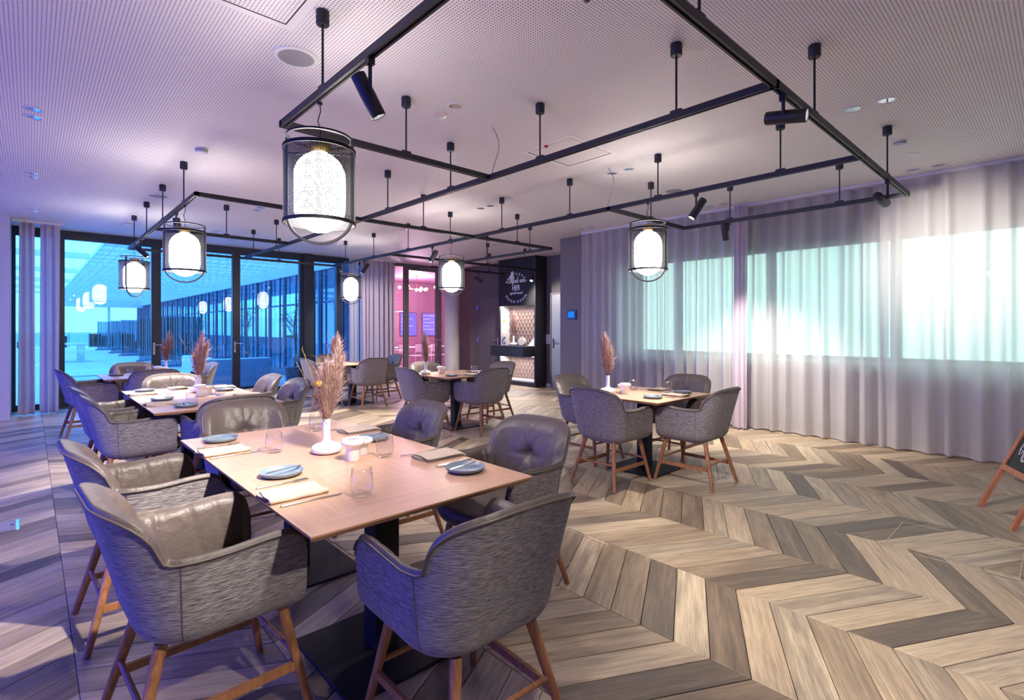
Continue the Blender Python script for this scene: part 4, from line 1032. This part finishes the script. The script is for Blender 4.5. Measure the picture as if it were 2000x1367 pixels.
sign = kbx('sign_board', M_board, 8.435, 8.455, KY0 + 0.04, KY1 - 0.04, 1.89, CEIL - 0.01)
kbx('niche_top', M_cab, 8.455, KX - 0.02, KY0 + 0.04, KY1 - 0.04, 1.91, 1.93)
kbx('niche_liner', M_wallpale, 8.47, KX - 0.02, KY1 - 0.046, KY1 - 0.04, 0.13, 1.9)
# quilted upholstery: diamond pillows divided by sunken seams
def quilt(z0, z1):
    y0, y1 = KY0 + 0.042, KY1 - 0.05; px, pz = 0.118, 0.185; nu, nv = 130, int((z1 - z0) / 0.0095)
    def fn(u, v):
        y = y0 + (y1 - y0) * u; z = z0 + (z1 - z0) * v
        a = (y / px + z / pz); b = (y / px - z / pz); fa = abs(a - round(a)) * 2; fb = abs(b - round(b)) * 2
        h = (min(fa, 1) * min(fb, 1)) ** 0.45
        return (KX - 0.025 - 0.035 * h - 8.43, y - 8.9, z)
    return MB().grid(fn, nu, nv, True).build('quilted_panel', M_quilt, kb, 180)
quilt(0.94, 1.905); quilt(0.135, 0.69)
# counter that juts out of the niche, with two drawers
ct = kbx('counter', M_cab, 8.12, KX - 0.02, KY0 + 0.041, 9.49, 0.70, 0.925)
kbx('counter_top', M_cab, 8.105, KX - 0.02, KY0 + 0.041, 9.50, 0.925, 0.94)
for a, b in ((KY0 + 0.06, 8.87), (8.88, 9.47)): kbx('drawer_front', M_cab, 8.108, 8.12, a, b, 0.715, 0.91)
for z in (1.898, 0.688):
    kbx('led_strip', M_led, 8.50, 8.53, KY0 + 0.06, KY1 - 0.06, z, z + 0.008)
for z, e in ((1.88, 9), (0.67, 7)):
    ld = bpy.data.lights.new('niche_lamp', 'AREA'); ld.shape = 'RECTANGLE'; ld.size = 0.03; ld.size_y = 1.1; ld.energy = e; ld.color = (1.0, 0.9, 0.84)
    lo = bpy.data.objects.new('niche_lamp', ld); COL.objects.link(lo); lo.parent = kb; lo.location = (8.515 - 8.43, 0.015, z); lo.rotation_euler = (0, R(12), 0)
# lettering and wreath on the board (board faces -x; picture-right is -y)
SGY, SGX = 8.93 - 8.9, 8.4345 - 8.43
def text_part(body, size, y, z, shear=0.0, bold=0.0, parent=sign, mat=M_chalk, name='lettering', sx=1.0):
    cu = bpy.data.curves.new('txt', 'FONT'); cu.body = body; cu.size = size; cu.align_x = 'CENTER'; cu.shear = shear; cu.extrude = 0.001; cu.offset = bold
    ob = bpy.data.objects.new('txt', cu); COL.objects.link(ob)
    dg = bpy.context.evaluated_depsgraph_get(); me = bpy.data.meshes.new_from_object(ob.evaluated_get(dg)); bpy.data.objects.remove(ob)
    me.materials.clear(); me.materials.append(mat)
    o = link(name, me, parent); o.matrix_local = Matrix.Translation((SGX - 0.001, y, z)) @ Matrix(((0, 0, -1, 0), (-1, 0, 0, 0), (0, 1, 0, 0), (0, 0, 0, 1))) @ Matrix.Diagonal((sx, 1, 1, 1))
    return o
# brush script drawn as strokes: x to the right, y up, unit = x-height
GL = {
 'E': ([[(0.9, 1.9), (0.5, 2.05), (0.25, 1.75), (0.45, 1.35), (0.75, 1.25)], [(0.75, 1.25), (0.3, 1.15), (0.0, 0.55), (0.25, 0.05), (0.7, 0.05), (1.0, 0.4)]], 1.05),
 'i': ([[(0, 0.3), (0.25, 1.0), (0.18, 0.3), (0.3, 0.0), (0.5, 0.25)], [(0.3, 1.4), (0.34, 1.5)]], 0.5),
 'n': ([[(0, 0.3), (0.22, 1.0), (0.15, 0.0), (0.35, 0.7), (0.6, 1.0), (0.68, 0.6), (0.68, 0.1), (0.8, 0.0), (0.95, 0.25)]], 0.92),
 'f': ([[(0, 0.3), (0.35, 1.1), (0.5, 1.95), (0.32, 2.1), (0.22, 1.4), (0.15, 0.2), (0.0, -0.7), (0.2, -0.6), (0.3, 0.0), (0.55, 0.3)], [(0.05, 0.95), (0.5, 1.05)]], 0.55),
 'a': ([[(0.65, 0.85), (0.4, 1.0), (0.1, 0.7), (0.08, 0.2), (0.3, 0.0), (0.55, 0.35), (0.68, 0.95), (0.62, 0.2), (0.75, 0.0), (0.9, 0.25)]], 0.85),
 'c': ([[(0.6, 0.8), (0.42, 1.0), (0.12, 0.7), (0.08, 0.25), (0.3, 0.0), (0.65, 0.25)]], 0.6),
 'h': ([[(0, 0.3), (0.4, 1.4), (0.48, 2.1), (0.3, 1.9), (0.15, 0.0), (0.32, 0.65), (0.55, 0.95), (0.62, 0.55), (0.62, 0.1), (0.75, 0.0), (0.95, 0.25)]], 0.92),
 'v': ([[(0, 0.6), (0.2, 1.0), (0.28, 0.2), (0.38, 0.0), (0.6, 0.5), (0.65, 1.0), (0.85, 0.85)]], 0.8),
 'o': ([[(0.45, 1.0), (0.15, 0.75), (0.1, 0.25), (0.35, 0.0), (0.62, 0.3), (0.6, 0.8), (0.42, 1.0), (0.6, 0.75), (0.85, 0.85)]], 0.78),
 'r': ([[(0, 0.3), (0.2, 1.1), (0.3, 0.85), (0.5, 0.9), (0.42, 0.2), (0.6, 0.0), (0.75, 0.25)]], 0.7),
 'e': ([[(0.05, 0.4), (0.5, 0.65), (0.45, 1.0), (0.15, 0.8), (0.1, 0.2), (0.35, 0.0), (0.65, 0.3)]], 0.62),
 'g': ([[(0.6, 0.85), (0.35, 1.0), (0.08, 0.6), (0.25, 0.1), (0.55, 0.5), (0.6, 1.0), (0.5, -0.4), (0.25, -0.8), (0.05, -0.5), (0.5, -0.1), (0.85, 0.3)]], 0.8),
 'l': ([[(0, 0.3), (0.38, 1.4), (0.42, 2.1), (0.22, 1.8), (0.16, 0.3), (0.3, 0.0), (0.52, 0.28)]], 0.5),
 's': ([[(0, 0.25), (0.35, 1.05), (0.42, 0.5), (0.3, 0.0), (0.05, 0.1), (0.4, 0.1), (0.62, 0.28)]], 0.6),
 '&': ([[(0.8, 0.1), (0.2, 1.1), (0.4, 1.5), (0.6, 1.15), (0.1, 0.4), (0.35, 0.0), (0.8, 0.6)]], 0.9), ' ': ([], 0.5)}
def script(body, xh, yc, z, r, slant=0.22):
    tot = sum(GL[ch][1] for ch in body) * xh; x = -tot / 2; mb = MB()
    for ch in body:
        for st in GL[ch][0]:
            P_ = [Vector(((x + (a + slant * b) * xh), b * xh, 0)) for a, b in st]
            if len(P_) > 2:
                Q = []
                for i in range(len(P_) - 1):
                    p0, p1, p2, p3 = P_[max(i - 1, 0)], P_[i], P_[i + 1], P_[min(i + 2, len(P_) - 1)]
                    for k in range(4):
                        t_ = k / 4; Q.append(0.5 * ((2 * p1) + (-p0 + p2) * t_ + (2 * p0 - 5 * p1 + 4 * p2 - p3) * t_ * t_ + (-p0 + 3 * p1 - 3 * p2 + p3) * t_ ** 3))
                P_ = Q + [P_[-1]]
            mb.tube([(0.002, -p.x, p.y) for p in P_], r, 5)
        x += GL[ch][1] * xh
    mb.v = [(a * 1.0 + SGX - 0.003, b + yc, c_ + z) for a, b, c_ in mb.v]
    return mb.build('lettering', M_chalk, sign, 180)
script('Einfach von', 0.068, SGY, 2.43, 0.0075)
text_part('HIER', 0.175, SGY, 2.255, 0.0, 0.004, sx=0.75)
script('regional & saisonal', 0.033, SGY, 2.165, 0.0042)
# wreath: two leafy arcs
def wreath(cz, rad_y, rad_z, a0, a1, n, up):
    mb = MB(); pts = []
    for i in range(33):
        a = R(a0 + (a1 - a0) * i / 32); pts.append((SGX - 0.002, SGY - rad_y * math.cos(a), cz + rad_z * math.sin(a)))
    mb.tube(pts, 0.0028, 5)
    for i in range(n):
        f = (i + 0.5) / n; a = R(a0 + (a1 - a0) * f); p = (SGY - rad_y * math.cos(a), cz + rad_z * math.sin(a)); d = 1 if f > 0.5 else -1
        tx, tz = rad_y * math.sin(a), rad_z * math.cos(a); tl = math.hypot(tx, tz); tx, tz = tx / tl * d, tz / tl * d
        for s_ in (-1, 1):
            nx_, nz = -tz * s_, tx * s_; dx, dz = tx * 0.7 + nx_ * 0.7, tz * 0.7 + nz * 0.7; L = 0.055; w = 0.011
            q = [(p[0], p[1]), (p[0] + dx * L * .5 - dz * w, p[1] + dz * L * .5 + dx * w), (p[0] + dx * L, p[1] + dz * L), (p[0] + dx * L * .5 + dz * w, p[1] + dz * L * .5 - dx * w)]
            mb._add([(SGX - 0.003, a_, b_) for a_, b_ in q] + [(SGX + 0.0005, a_, b_) for a_, b_ in q], [(0, 1, 2, 3), (7, 6, 5, 4), (0, 4, 5, 1), (1, 5, 6, 2), (2, 6, 7, 3), (3, 7, 4, 0)])
    return mb.build('wreath', M_chalk, sign)
wreath(2.40, 0.34, 0.24, 10, 170, 9, 1); wreath(2.17, 0.34, 0.19, 190, 350, 10, -1)
# cards pinned on the niche's inner left side
for z, h, m, w in ((1.70, 0.14, M_paper, 'top'), (1.50, 0.17, M_paper, 'middle, with an orange sticker'), (1.31, 0.15, M_paper, 'bottom')):
    o = tag(MB().box(8.52, 8.66, KY1 - 0.0485, KY1 - 0.0465, z - h / 2, z + h / 2).build('info_card', m), 'small white info card on the niche side wall, ' + w, 'card', 'cards in the niche')
    if 'orange' in w: MB().box(8.53, 8.60, KY1 - 0.0495, KY1 - 0.0486, z, z + 0.07).build('sticker', M_orange, o)
# things on the counter
CTZ = 0.9405
t = thing('picture_card', 'white framed card with dark leaf print standing on the cabinet counter', 'picture frame', (8.45, 9.38, CTZ))
MB().box(0, 0.018, -0.09, 0.09, 0, 0.22).build('frame', M_paper, t)
for i in range(9):
    a = i * 0.7; MB().ball((-0.001, 0.045 * math.cos(a * 1.7), 0.11 + 0.075 * math.sin(a)), 0.018, 8, 5, (0.1, 1, 1.4)).build('leaf_print', M_board, t)
tb = place_vase(B3, 8.5, 9.08, CTZ, 90, 'white vase with dried pampas and white sprigs in the lit niche', 1.35, False)
t = thing('round_box', 'pale round keg-shaped box lying on the cabinet counter', 'box', (8.5, 8.78, CTZ), R(20))
mb = MB().lathe([(0.001, -0.06), (0.085, -0.06), (0.095, -0.045), (0.095, 0.045), (0.085, 0.06), (0.001, 0.06)], 20); mb.v = [(z, x, y + 0.095) for x, y, z in mb.v]; mb.build('body', M_wallpale, t, 40)
mb = MB().tube([(-0.0, -0.03, 0.19), (0, -0.03, 0.215), (0, 0.03, 0.215), (0, 0.03, 0.19)], 0.006, 6); mb.build('grip', M_wallpale, t)
t = thing('menu_wedge', 'white slanted menu holder at the edge of the cabinet counter', 'menu holder', (8.5, 8.48, CTZ))
mb = MB(); mb._add([(0.0, 0.13, 0), (0.0, -0.12, 0), (0.0, -0.12, 0.22), (0.14, 0.13, 0), (0.14, -0.12, 0), (0.14, -0.12, 0.22)], [(0, 2, 1), (3, 4, 5), (0, 1, 4, 3), (1, 2, 5, 4), (2, 0, 3, 5)]); mb.build('wedge', M_paper, t)
MB().box(-0.002, 0.0, -0.1, 0.02, 0.03, 0.10).build('menu_sheet', M_plastic, t)

# ================================================================== EASEL BOARD
P0 = Vector((5.29, 0.46, 0)); P1 = Vector((4.81, 0.26, 0)); mid = (P0 + P1) / 2
ax = (P1 - P0); EW = ax.length; ax.normalize(); back = Vector((-ax.y, ax.x, 0)) * 1.0
if back.dot(Vector((0.385, -0.923, 0))) < 0: back = -back
ea = thing('chalkboard_easel', 'wooden A-frame chalkboard easel with chalk sketches at the right edge', 'easel', tuple(mid))
LEAN = 0.44; EH = 1.12
up = (Vector((0, 0, 1)) + back * LEAN); nrm = ax.cross(up).normalized()
if nrm.dot(back) > 0: nrm = -nrm
def EP(a, h, d=0.0): return ax * a + up * h + nrm * d
def ebar(a0, h0, a1, h1, w, name='rail', d0=-0.012, d1=0.012, ww=None):
    p, q = EP(a0, h0), EP(a1, h1); dr = (q - p).normalized(); sd = dr.cross(nrm).normalized() * w
    mb = MB(); mb._add([p - sd + nrm * d0, p + sd + nrm * d0, p + sd + nrm * d1, p - sd + nrm * d1, q - sd + nrm * d0, q + sd + nrm * d0, q + sd + nrm * d1, q - sd + nrm * d1],
        [(0, 1, 2, 3), (7, 6, 5, 4), (0, 4, 5, 1), (1, 5, 6, 2), (2, 6, 7, 3), (3, 7, 4, 0)])
    return mb.build(name, M_easel, ea)
hw = EW / 2
for s_ in (-1, 1): ebar(s_ * hw, 0.0, s_ * hw, EH, 0.018, 'front_leg')
ebar(-hw + 0.018, 0.315, hw - 0.018, 0.315, 0.02, 'bottom_rail'); ebar(-hw + 0.018, EH - 0.03, hw - 0.018, EH - 0.03, 0.02, 'top_rail')
mb = MB(); c8 = [EP(a, h, d) for d in (-0.006, 0.002) for a, h in ((-hw + 0.018, 0.335), (hw - 0.018, 0.335), (hw - 0.018, EH - 0.05), (-hw + 0.018, EH - 0.05))]
mb._add(c8, [(0, 1, 2, 3), (7, 6, 5, 4), (0, 4, 5, 1), (1, 5, 6, 2), (2, 6, 7, 3), (3, 7, 4, 0)]); bd = mb.build('board', M_board, ea)
top = EP(0, EH - 0.02)
for s_ in (-1, 1):
    p = EP(s_ * hw, EH - 0.03, -0.03); q = p + back * 0.62; q.z = 0.0
    mb = MB(); mb.cone(q + Vector((0, 0, 0.004)), p, 0.017, 0.017, 4); mb.build('rear_leg', M_easel, ea)
def chalk(pts, r=0.0022):
    return MB().tube([EP(a, h, 0.0035) for a, h in pts], r, 5).build('chalk_line', M_chalk, bd, 180)
A0 = -hw
chalk([(A0 + 0.105, 0.43), (A0 + 0.085, 0.47), (A0 + 0.095, 0.53), (A0 + 0.14, 0.60), (A0 + 0.19, 0.66), (A0 + 0.23, 0.68)])
chalk([(A0 + 0.105, 0.43), (A0 + 0.14, 0.46), (A0 + 0.185, 0.53), (A0 + 0.22, 0.60), (A0 + 0.23, 0.68)])
for i in range(9):
    f = i / 9; chalk([(A0 + 0.092 + 0.10 * f, 0.47 + 0.17 * f), (A0 + 0.115 + 0.10 * f, 0.465 + 0.15 * f), (A0 + 0.135 + 0.085 * f, 0.46 + 0.15 * f)], 0.0016)
chalk([(A0 + 0.12, 0.57), (A0 + 0.09, 0.60), (A0 + 0.10, 0.56)]); chalk([(A0 + 0.16, 0.62), (A0 + 0.15, 0.68), (A0 + 0.175, 0.65)])
chalk([(A0 + 0.19 + 0.035 * math.cos(t_), 0.44 + 0.045 * math.sin(t_)) for t_ in [k * math.pi / 8 for k in range(17)]])
chalk([(A0 + 0.19 + 0.015 * math.cos(t_), 0.44 + 0.045 * math.sin(t_)) for t_ in [k * math.pi / 8 for k in range(17)]], 0.0016)
chalk([(A0 + 0.19, 0.485), (A0 + 0.215, 0.53), (A0 + 0.26, 0.55)])
for k in range(3): chalk([(A0 + 0.28, 0.52 + 0.08 * k), (A0 + 0.33, 0.55 + 0.08 * k), (A0 + 0.38, 0.51 + 0.08 * k), (A0 + 0.44, 0.54 + 0.08 * k)])

# ================================================================== FLOOR HATCHES AND SOCKET BOX
M_inlay = pmat('brass_inlay', srgb(206, 188, 160), 0.4, metal=0.3)
def hatch(x0, x1, y0, y1, label):
    t = thing('floor_hatch', label, 'floor hatch', ((x0 + x1) / 2, (y0 + y1) / 2, 0)); a, b = (x1 - x0) / 2, (y1 - y0) / 2; w = 0.004
    for q in ((-a, a, -b, -b + w), (-a, a, b - w, b), (-a, -a + w, -b + w, b - w), (a - w, a, -b + w, b - w)): MB().box(q[0], q[1], q[2], q[3], 0.0002, 0.0022).build('edge_strip', M_inlay, t)
    MB().box(-a, -a + 0.012, -b, -b + 0.16, 0.0002, 0.003).build('lift_bar', M_inlay, t); MB().box(a - 0.012, a, -b, -b + 0.16, 0.0002, 0.003).build('lift_bar', M_inlay, t)
hatch(3.87, 4.46, 0.18, 0.79, 'square metal-edged floor hatch in the planks by the easel')
hatch(2.04, 2.64, 1.95, 2.56, 'square metal-edged floor hatch beside the front table chair')
t = thing('floor_socket', 'small metal floor socket box at the far left of the planks', 'floor socket', (-0.12, 4.92, 0))
MB().rbox(-0.07, 0.07, -0.13, 0.13, 0.0003, 0.005, 0.012).build('frame', M_chrome, t); MB().rbox(-0.05, 0.05, -0.11, 0.11, 0.005, 0.008, 0.008).build('lid', M_grille, t); MB().box(0.02, 0.04, -0.02, 0.02, 0.008, 0.01).build('latch', M_chrome, t)

# ================================================================== ROSE ROOM BEHIND THE PARTITION GLASS
wallbox('wall_rose', M_rosecast, 6.45, 13.0, 16.6, 16.8, 0, CEIL)
wallbox('wall_rose_side', M_rosecast, 6.3, 6.45, FY + 0.12, 16.8, 0, CEIL)
wallbox('wall_rose_end', M_rosecast, 12.8, 13.0, FY + 0.12, 16.6, 0, CEIL)
wallbox('wall_rose_near', M_rosecast, 9.0, 13.0, FY + 0.0, FY + 0.12, 0, CEIL)
struct(MB().box(6.3, 13.0, FY + 0.1, 16.8, -0.1, 0.0).build('floor_rose', M_rosefloor))
struct(MB().box(6.3, 13.0, FY + 0.1, 16.8, CEIL, CEIL + 0.1).build('ceiling_rose', M_rosecast))
for (x0, x1), w in (((9.85, 10.56), 'left'), ((10.79, 11.40), 'right')):
    t = thing('wall_screen', 'violet glowing menu screen on the rose-lit wall, %s of two' % w, 'screen', ((x0 + x1) / 2, 16.6, 1.5)); a = (x1 - x0) / 2
    MB().box(-a, a, -0.04, -0.001, -0.43, 0.43).build('housing', M_cab, t); pn = MB().box(-a + 0.01, a - 0.01, -0.044, -0.04, -0.42, 0.42).build('display', M_screen, t)
    for k in range(5):
        z = 0.33 - 0.13 * k; MB().box(-a + 0.05, -a + 0.05 + (0.3 if (k + (w == 'left')) % 2 else 0.48), -0.0455, -0.044, z - 0.008, z + 0.008).build('text_line', M_screenline, pn)
ch = thing('bubble_chandelier', 'brass chandelier with warm round bulbs glowing in the rose room', 'chandelier', (9.05, 14.2, CEIL))
MB().lathe([(0.07, -0.001), (0.07, -0.02), (0.01, -0.025)], 20).build('canopy', M_brass, ch, 40); MB().cone((0, 0, -0.02), (0, 0, -0.40), 0.008, 0.008, 8).build('rod', M_brass, ch)
bl = [(8.43, 2.63), (8.77, 2.65), (8.90, 2.56), (9.19, 2.57), (9.36, 2.66), (9.62, 2.68), (8.73, 2.695), (9.50, 2.62), (9.27, 2.6)]
for i, (x, z) in enumerate(bl):
    y = 0.25 * math.sin(i * 2.1); e = (x - 9.05, y, z - CEIL)
    a_ = MB().tube([(0, 0, -0.40), (e[0] * 0.5, e[1] * 0.5, -0.42), e], 0.006, 6).build('arm', M_brass, ch); MB().ball(e, 0.045, 14, 9).build('bulb', M_warmbulb, a_, 180)
ld = bpy.data.lights.new('rose_lamp', 'POINT'); ld.energy = 320; ld.color = (1.0, 0.74, 0.82); ld.shadow_soft_size = 0.3
lo = bpy.data.objects.new('rose_lamp', ld); COL.objects.link(lo); lo.parent = ch; lo.location = (0, 0.1, -0.75)
# slim chairs and a long table in the rose room
bt = thing('banquet_table', 'long white table across the rose room behind the glass', 'table', (9.6, 15.2, 0))
MB().rbox(-1.7, 1.7, -0.3, 0.3, 0.70, 0.73, 0.02).build('tabletop', M_plastic, bt)
for sx in (-1, 1):
    for sy in (-1, 1): MB().cone((sx * 1.6, sy * 0.24, 0), (sx * 1.6, sy * 0.24, 0.70), 0.015, 0.018, 8).build('leg', M_plastic, bt)
def slim_chair(x, y, label):
    t = thing('slim_chair', label, 'chair', (x, y, 0), 0, 'slim chairs in the rose room')
    MB().rbox(-0.2, 0.2, -0.2, 0.2, 0.43, 0.46, 0.03).build('seat', M_plastic, t); MB().rbox(-0.19, 0.19, -0.22, -0.19, 0.58, 0.82, 0.01).build('backrest', M_plastic, t)
    for sx in (-1, 1):
        for sy in (-1, 1): MB().cone((sx * 0.2, sy * 0.21, 0), (sx * 0.17, sy * 0.18, 0.43 if sy > 0 else 0.80), 0.010, 0.010, 8).build('leg', M_plastic, t)
    return t
sc0 = slim_chair(8.15, 14.72, 'slim white chair, first from the left at the long table behind the pink glass')
for i, w in enumerate(('second', 'third', 'fourth', 'fifth')): copy_tree(sc0, (8.15 + 0.62 * (i + 1), 14.72, 0), 0, 'slim white chair, %s from the left at the long table behind the pink glass' % w)

# ================================================================== TERRACE OUTSIDE
TZ = -0.06
terr = struct(MB().box(-9, 5.6, FY + 0.25, 50.0, TZ - 0.2, TZ - 0.03).build('ground_terrace', M_gap))
pv = MB().box(-0.395, 0.395, -0.395, 0.395, -0.03, 0.0).mesh('paver', M_paver)
for i in range(7):
    for j in range(12):
        o = link('paver', pv, terr); o.location = (0.0 + 0.8 * i + 0.35, FY + 0.70 + 0.8 * j, TZ)
mb = MB()
for i in range(-11, 7):
    for j in range(48):
        if 0 <= i < 7 and j < 12: continue
        x, y = 0.8 * i + 0.35, FY + 0.70 + 0.8 * j
        if x - 0.395 < -9: continue
        mb.box(x - 0.395, x + 0.395, y - 0.395, y + 0.395, TZ - 0.03, TZ)
o = mb.build('pavers_beyond', M_paver, terr); o['kind'] = 'stuff'
struct(MB().box(-9, XL - 0.25, -10, FY + 0.25, TZ - 0.2, TZ).build('ground_side', M_paver))
struct(MB().box(-160, 200, 50.2, 320, -12.2, -12).build('land', M_land))
struct(MB().box(7.9, 160, -120, 50, -12.2, -12).build('land_side', M_land))
hor = MB(); rnd = random.Random(5)
for i in range(90):
    x = -60 + i * 2.4; hor.box(x, x + 2.4, 180, 184, -12, -3 + rnd.uniform(-2.5, 3.0))
o = hor.build('treeline', M_leaf); tag(o, 'low hazy treeline along the horizon beyond the terrace', 'treeline'); o['kind'] = 'stuff'
# wing of the building along the terrace
wg = struct(MB().box(5.6, 6.3, FY + 0.3, 46, 2.89, 3.5).build('wall_wing', M_extwhite))
MB().box(5.6, 6.3, FY + 0.3, 46, TZ, 0.12).build('plinth', M_extgrey, wg)
MB().box(9.0, 9.2, 16.8, 46, 0, 0.9).build('inner_parapet', M_extwhite, wg); MB().box(6.3, 9.2, 16.9, 46, 3.0, 3.1).build('inner_ceiling', M_extwhite, wg); MB().box(6.3, 9.2, 16.9, 46, -0.1, 0).build('inner_floor', M_paver, wg)
M_wingglass = glassmat('wing_glass', (0.72, 0.86, 0.90), 3.0)
mull = MB().box(-0.03, 0.05, -0.05, 0.05, 0.12, 2.89).mesh('mullion', M_extgrey); fin = MB().box(-0.07, -0.02, -0.012, 0.012, 0.12, 2.89).mesh('fin', M_extgrey); gl = MB().box(0.02, 0.03, -0.6, 0.6, 0.12, 2.89).mesh('pane', M_wingglass); tr = MB().box(0.0, 0.05, -0.6, 0.6, 2.02, 2.07).mesh('transom', M_extgrey)
for i in range(26):
    y = FY + 0.65 + 1.31 * i
    if y > 45.5: break
    for me_, dy in ((mull, 0), (gl, 0.655), (tr, 0.655), (fin, 0.22), (fin, -0.22)):
        o = link(me_.name.split('.')[0], me_, wg); o.location = (5.66, y + dy, 0)
# pergola of deep crossing slats
pg = thing('pergola', 'white egg-crate pergola roof over the terrace', 'pergola', (1.2, FY + 0.8, 3.2))
bm_ = MB().box(-0.008, 0.008, 0, 31, 0.0, 0.10).mesh('beam', M_extwhite); cm_ = MB().box(0, 4.4, -0.012, 0.012, 0.0, 0.13).mesh('slat', M_extwhite)
for i in range(21):
    o = link('beam', bm_, pg); o.location = (0.22 * i, 0, 0)
for j in range(31):
    o = link('slat', cm_, pg); o.location = (0, 0.3 + 1.0 * j, 0)
MB().box(-0.3, 4.7, 30.9, 31.2, -0.45, 0.25).build('end_beam', M_extwhite, pg)
for x in (-0.1, 2.65): MB().box(x - 0.07, x + 0.07, 31.0, 31.14, TZ - 3.2, -0.4).build('post', M_extwhite, pg)
for j in range(6): MB().box(-6.0, 0.0, 0.8 + 5.0 * j, 0.92 + 5.0 * j, 0.05, 0.2).build('cross_beam', M_extwhite, pg)
# balustrade at the far end
ba = thing('glass_balustrade', 'glass balustrade with steel rail at the far end of the terrace', 'balustrade', (0, 49.5, TZ))
for i in range(12): MB().box(-8 + 1.12 * i + 0.02, -8 + 1.12 * (i + 1) - 0.02, -0.01, 0.01, 0.08, 1.02).build('pane', M_terrglass, ba); MB().box(-8 + 1.12 * i - 0.02, -8 + 1.12 * i + 0.02, -0.02, 0.02, 0, 1.05).build('post', M_extgrey, ba)
MB().box(-8, 5.5, -0.03, 0.03, 1.05, 1.1).build('handrail', M_extgrey, ba)
# striped glass screens on steel feet
rnd = random.Random(21)
M_stripe = pmat('screen_stripe', srgb(120, 128, 118), 0.5)
for i, (y, x0, x1, w) in enumerate(((22.5, 3.35, 4.75, 'nearest'), (26.9, 3.4, 4.75, 'second'), (33.0, 3.4, 4.75, 'third'), (36.9, 3.35, 4.6, 'fourth'), (43.0, 3.2, 4.5, 'farthest'))):
    t = thing('glass_screen', 'striped glass wind screen on a dark foot, %s of the terrace row' % w, 'screen', ((x0 + x1) / 2, y, TZ), 0, 'striped glass wind screens'); a = (x1 - x0) / 2
    MB().box(-a - 0.1, a + 0.1, -0.18, 0.18, 0, 0.07).build('foot', M_extgrey, t); MB().box(-a, a, -0.008, 0.008, 0.07, 1.85).build('pane', M_terrglass, t)
    x = -a
    while x < a - 0.03:
        wd = rnd.uniform(0.012, 0.05); MB().box(x, x + wd, -0.0115, -0.0085, 0.07, 1.85).build('stripe', M_stripe, t); x += wd + rnd.uniform(0.03, 0.09)
# outdoor furniture
t = thing('outdoor_sofa', 'large pale L-shaped outdoor sofa seen through the second terrace door', 'sofa', (3.4, 13.6, TZ))
MB().rbox(-0.65, 0.80, -0.75, -0.45, 0.08, 0.72, 0.05).build('backrest', M_sofa, t, 40); MB().rbox(-0.65, 0.80, -0.45, 0.45, 0.08, 0.44, 0.06).build('seat', M_sofa, t, 40)
MB().rbox(-0.65, -0.35, -0.45, 1.4, 0.08, 0.74, 0.05).build('armrest', M_sofa, t, 40); MB().rbox(0.50, 0.80, -0.45, 0.45, 0.44, 0.60, 0.05).build('side_cushion', M_sofa, t, 40)
for x in (-0.55, 0.70): MB().cone((x, -0.65, 0), (x, -0.65, 0.08), 0.015, 0.015, 8).build('leg', M_extgrey, t)
t = thing('outdoor_lounger', 'low pale outdoor lounge block behind the first terrace door', 'sofa', (1.05, 13.9, TZ))
MB().rbox(-0.75, 0.55, -1.1, -0.2, 0.06, 0.42, 0.05).build('seat', M_sofa, t, 40); MB().rbox(-0.75, 0.80, 0.6, 1.5, 0.06, 0.40, 0.05).build('rear_seat', M_sofa, t, 40); MB().rbox(-0.75, 1.1, 2.3, 3.2, 0.06, 0.36, 0.05).build('far_seat', M_sofa, t, 40)
t = thing('picnic_table', 'pale outdoor picnic table with bench on the far left of the terrace', 'table', (1.35, 29.0, TZ))
MB().box(-0.75, 0.45, -0.4, 0.4, 0.72, 0.78).build('tabletop', M_extwhite, t)
for x in (-0.55, 0.25): MB().box(x - 0.12, x + 0.12, -0.35, 0.35, 0, 0.72).build('leg', M_extwhite, t)
MB().box(-0.7, 0.6, -0.9, -0.6, 0.40, 0.46).build('bench', M_extwhite, t)
# potted trees against the wing
def olive(x, y, h, seed, label):
    t = thing('potted_tree', label, 'tree', (x, y, TZ), 0, 'potted trees on the terrace'); r_ = random.Random(seed)
    MB().lathe([(0.001, 0), (0.2, 0), (0.26, 0.42), (0.23, 0.43), (0.001, 0.40)], 20).build('pot', M_extgrey, t, 40)
    tk = MB().tube([(0, 0, 0.4), (0.03, 0.02, 0.8), (-0.02, 0, h * 0.62), (0.02, 0, h * 0.85)], 0.02, 7)
    lf = MB(); brs = []
    for i in range(12):
        a = r_.uniform(0, 6.28); z = r_.uniform(0.5, 0.8) * h; e = Vector((0.30 * math.cos(a), 0.30 * math.sin(a), z + r_.uniform(0.1, 0.28) * h)); tk.tube([(0, 0, z), tuple(e * 0.5 + Vector((0, 0, z * 0.5))), tuple(e)], 0.007, 5)
        for k in range(55):
            p = Vector((0, 0, z)).lerp(e, r_.uniform(0.3, 1.1)) + Vector((r_.gauss(0, .07), r_.gauss(0, .07), r_.gauss(0, .07))); d = Vector((r_.uniform(-1, 1), r_.uniform(-1, 1), r_.uniform(-.3, 1))).normalized() * 0.05; s_ = d.orthogonal().normalized() * 0.009
            lf._add([p, p + d * .5 + s_, p + d, p + d * .5 - s_], [(0, 1, 2, 3)])
    tk.build('trunk', M_stem, t, 180); o = lf.build('leaves', M_leaf, t); o['kind'] = 'stuff'
olive(5.0, 13.6, 2.2, 1, 'small potted tree seen through the narrow blue pane beside the drape'); olive(5.0, 17.6, 2.3, 2, 'potted tree against the terrace wing beyond the sofa'); olive(5.0, 24.0, 2.1, 3, 'distant potted tree near the terrace screens')
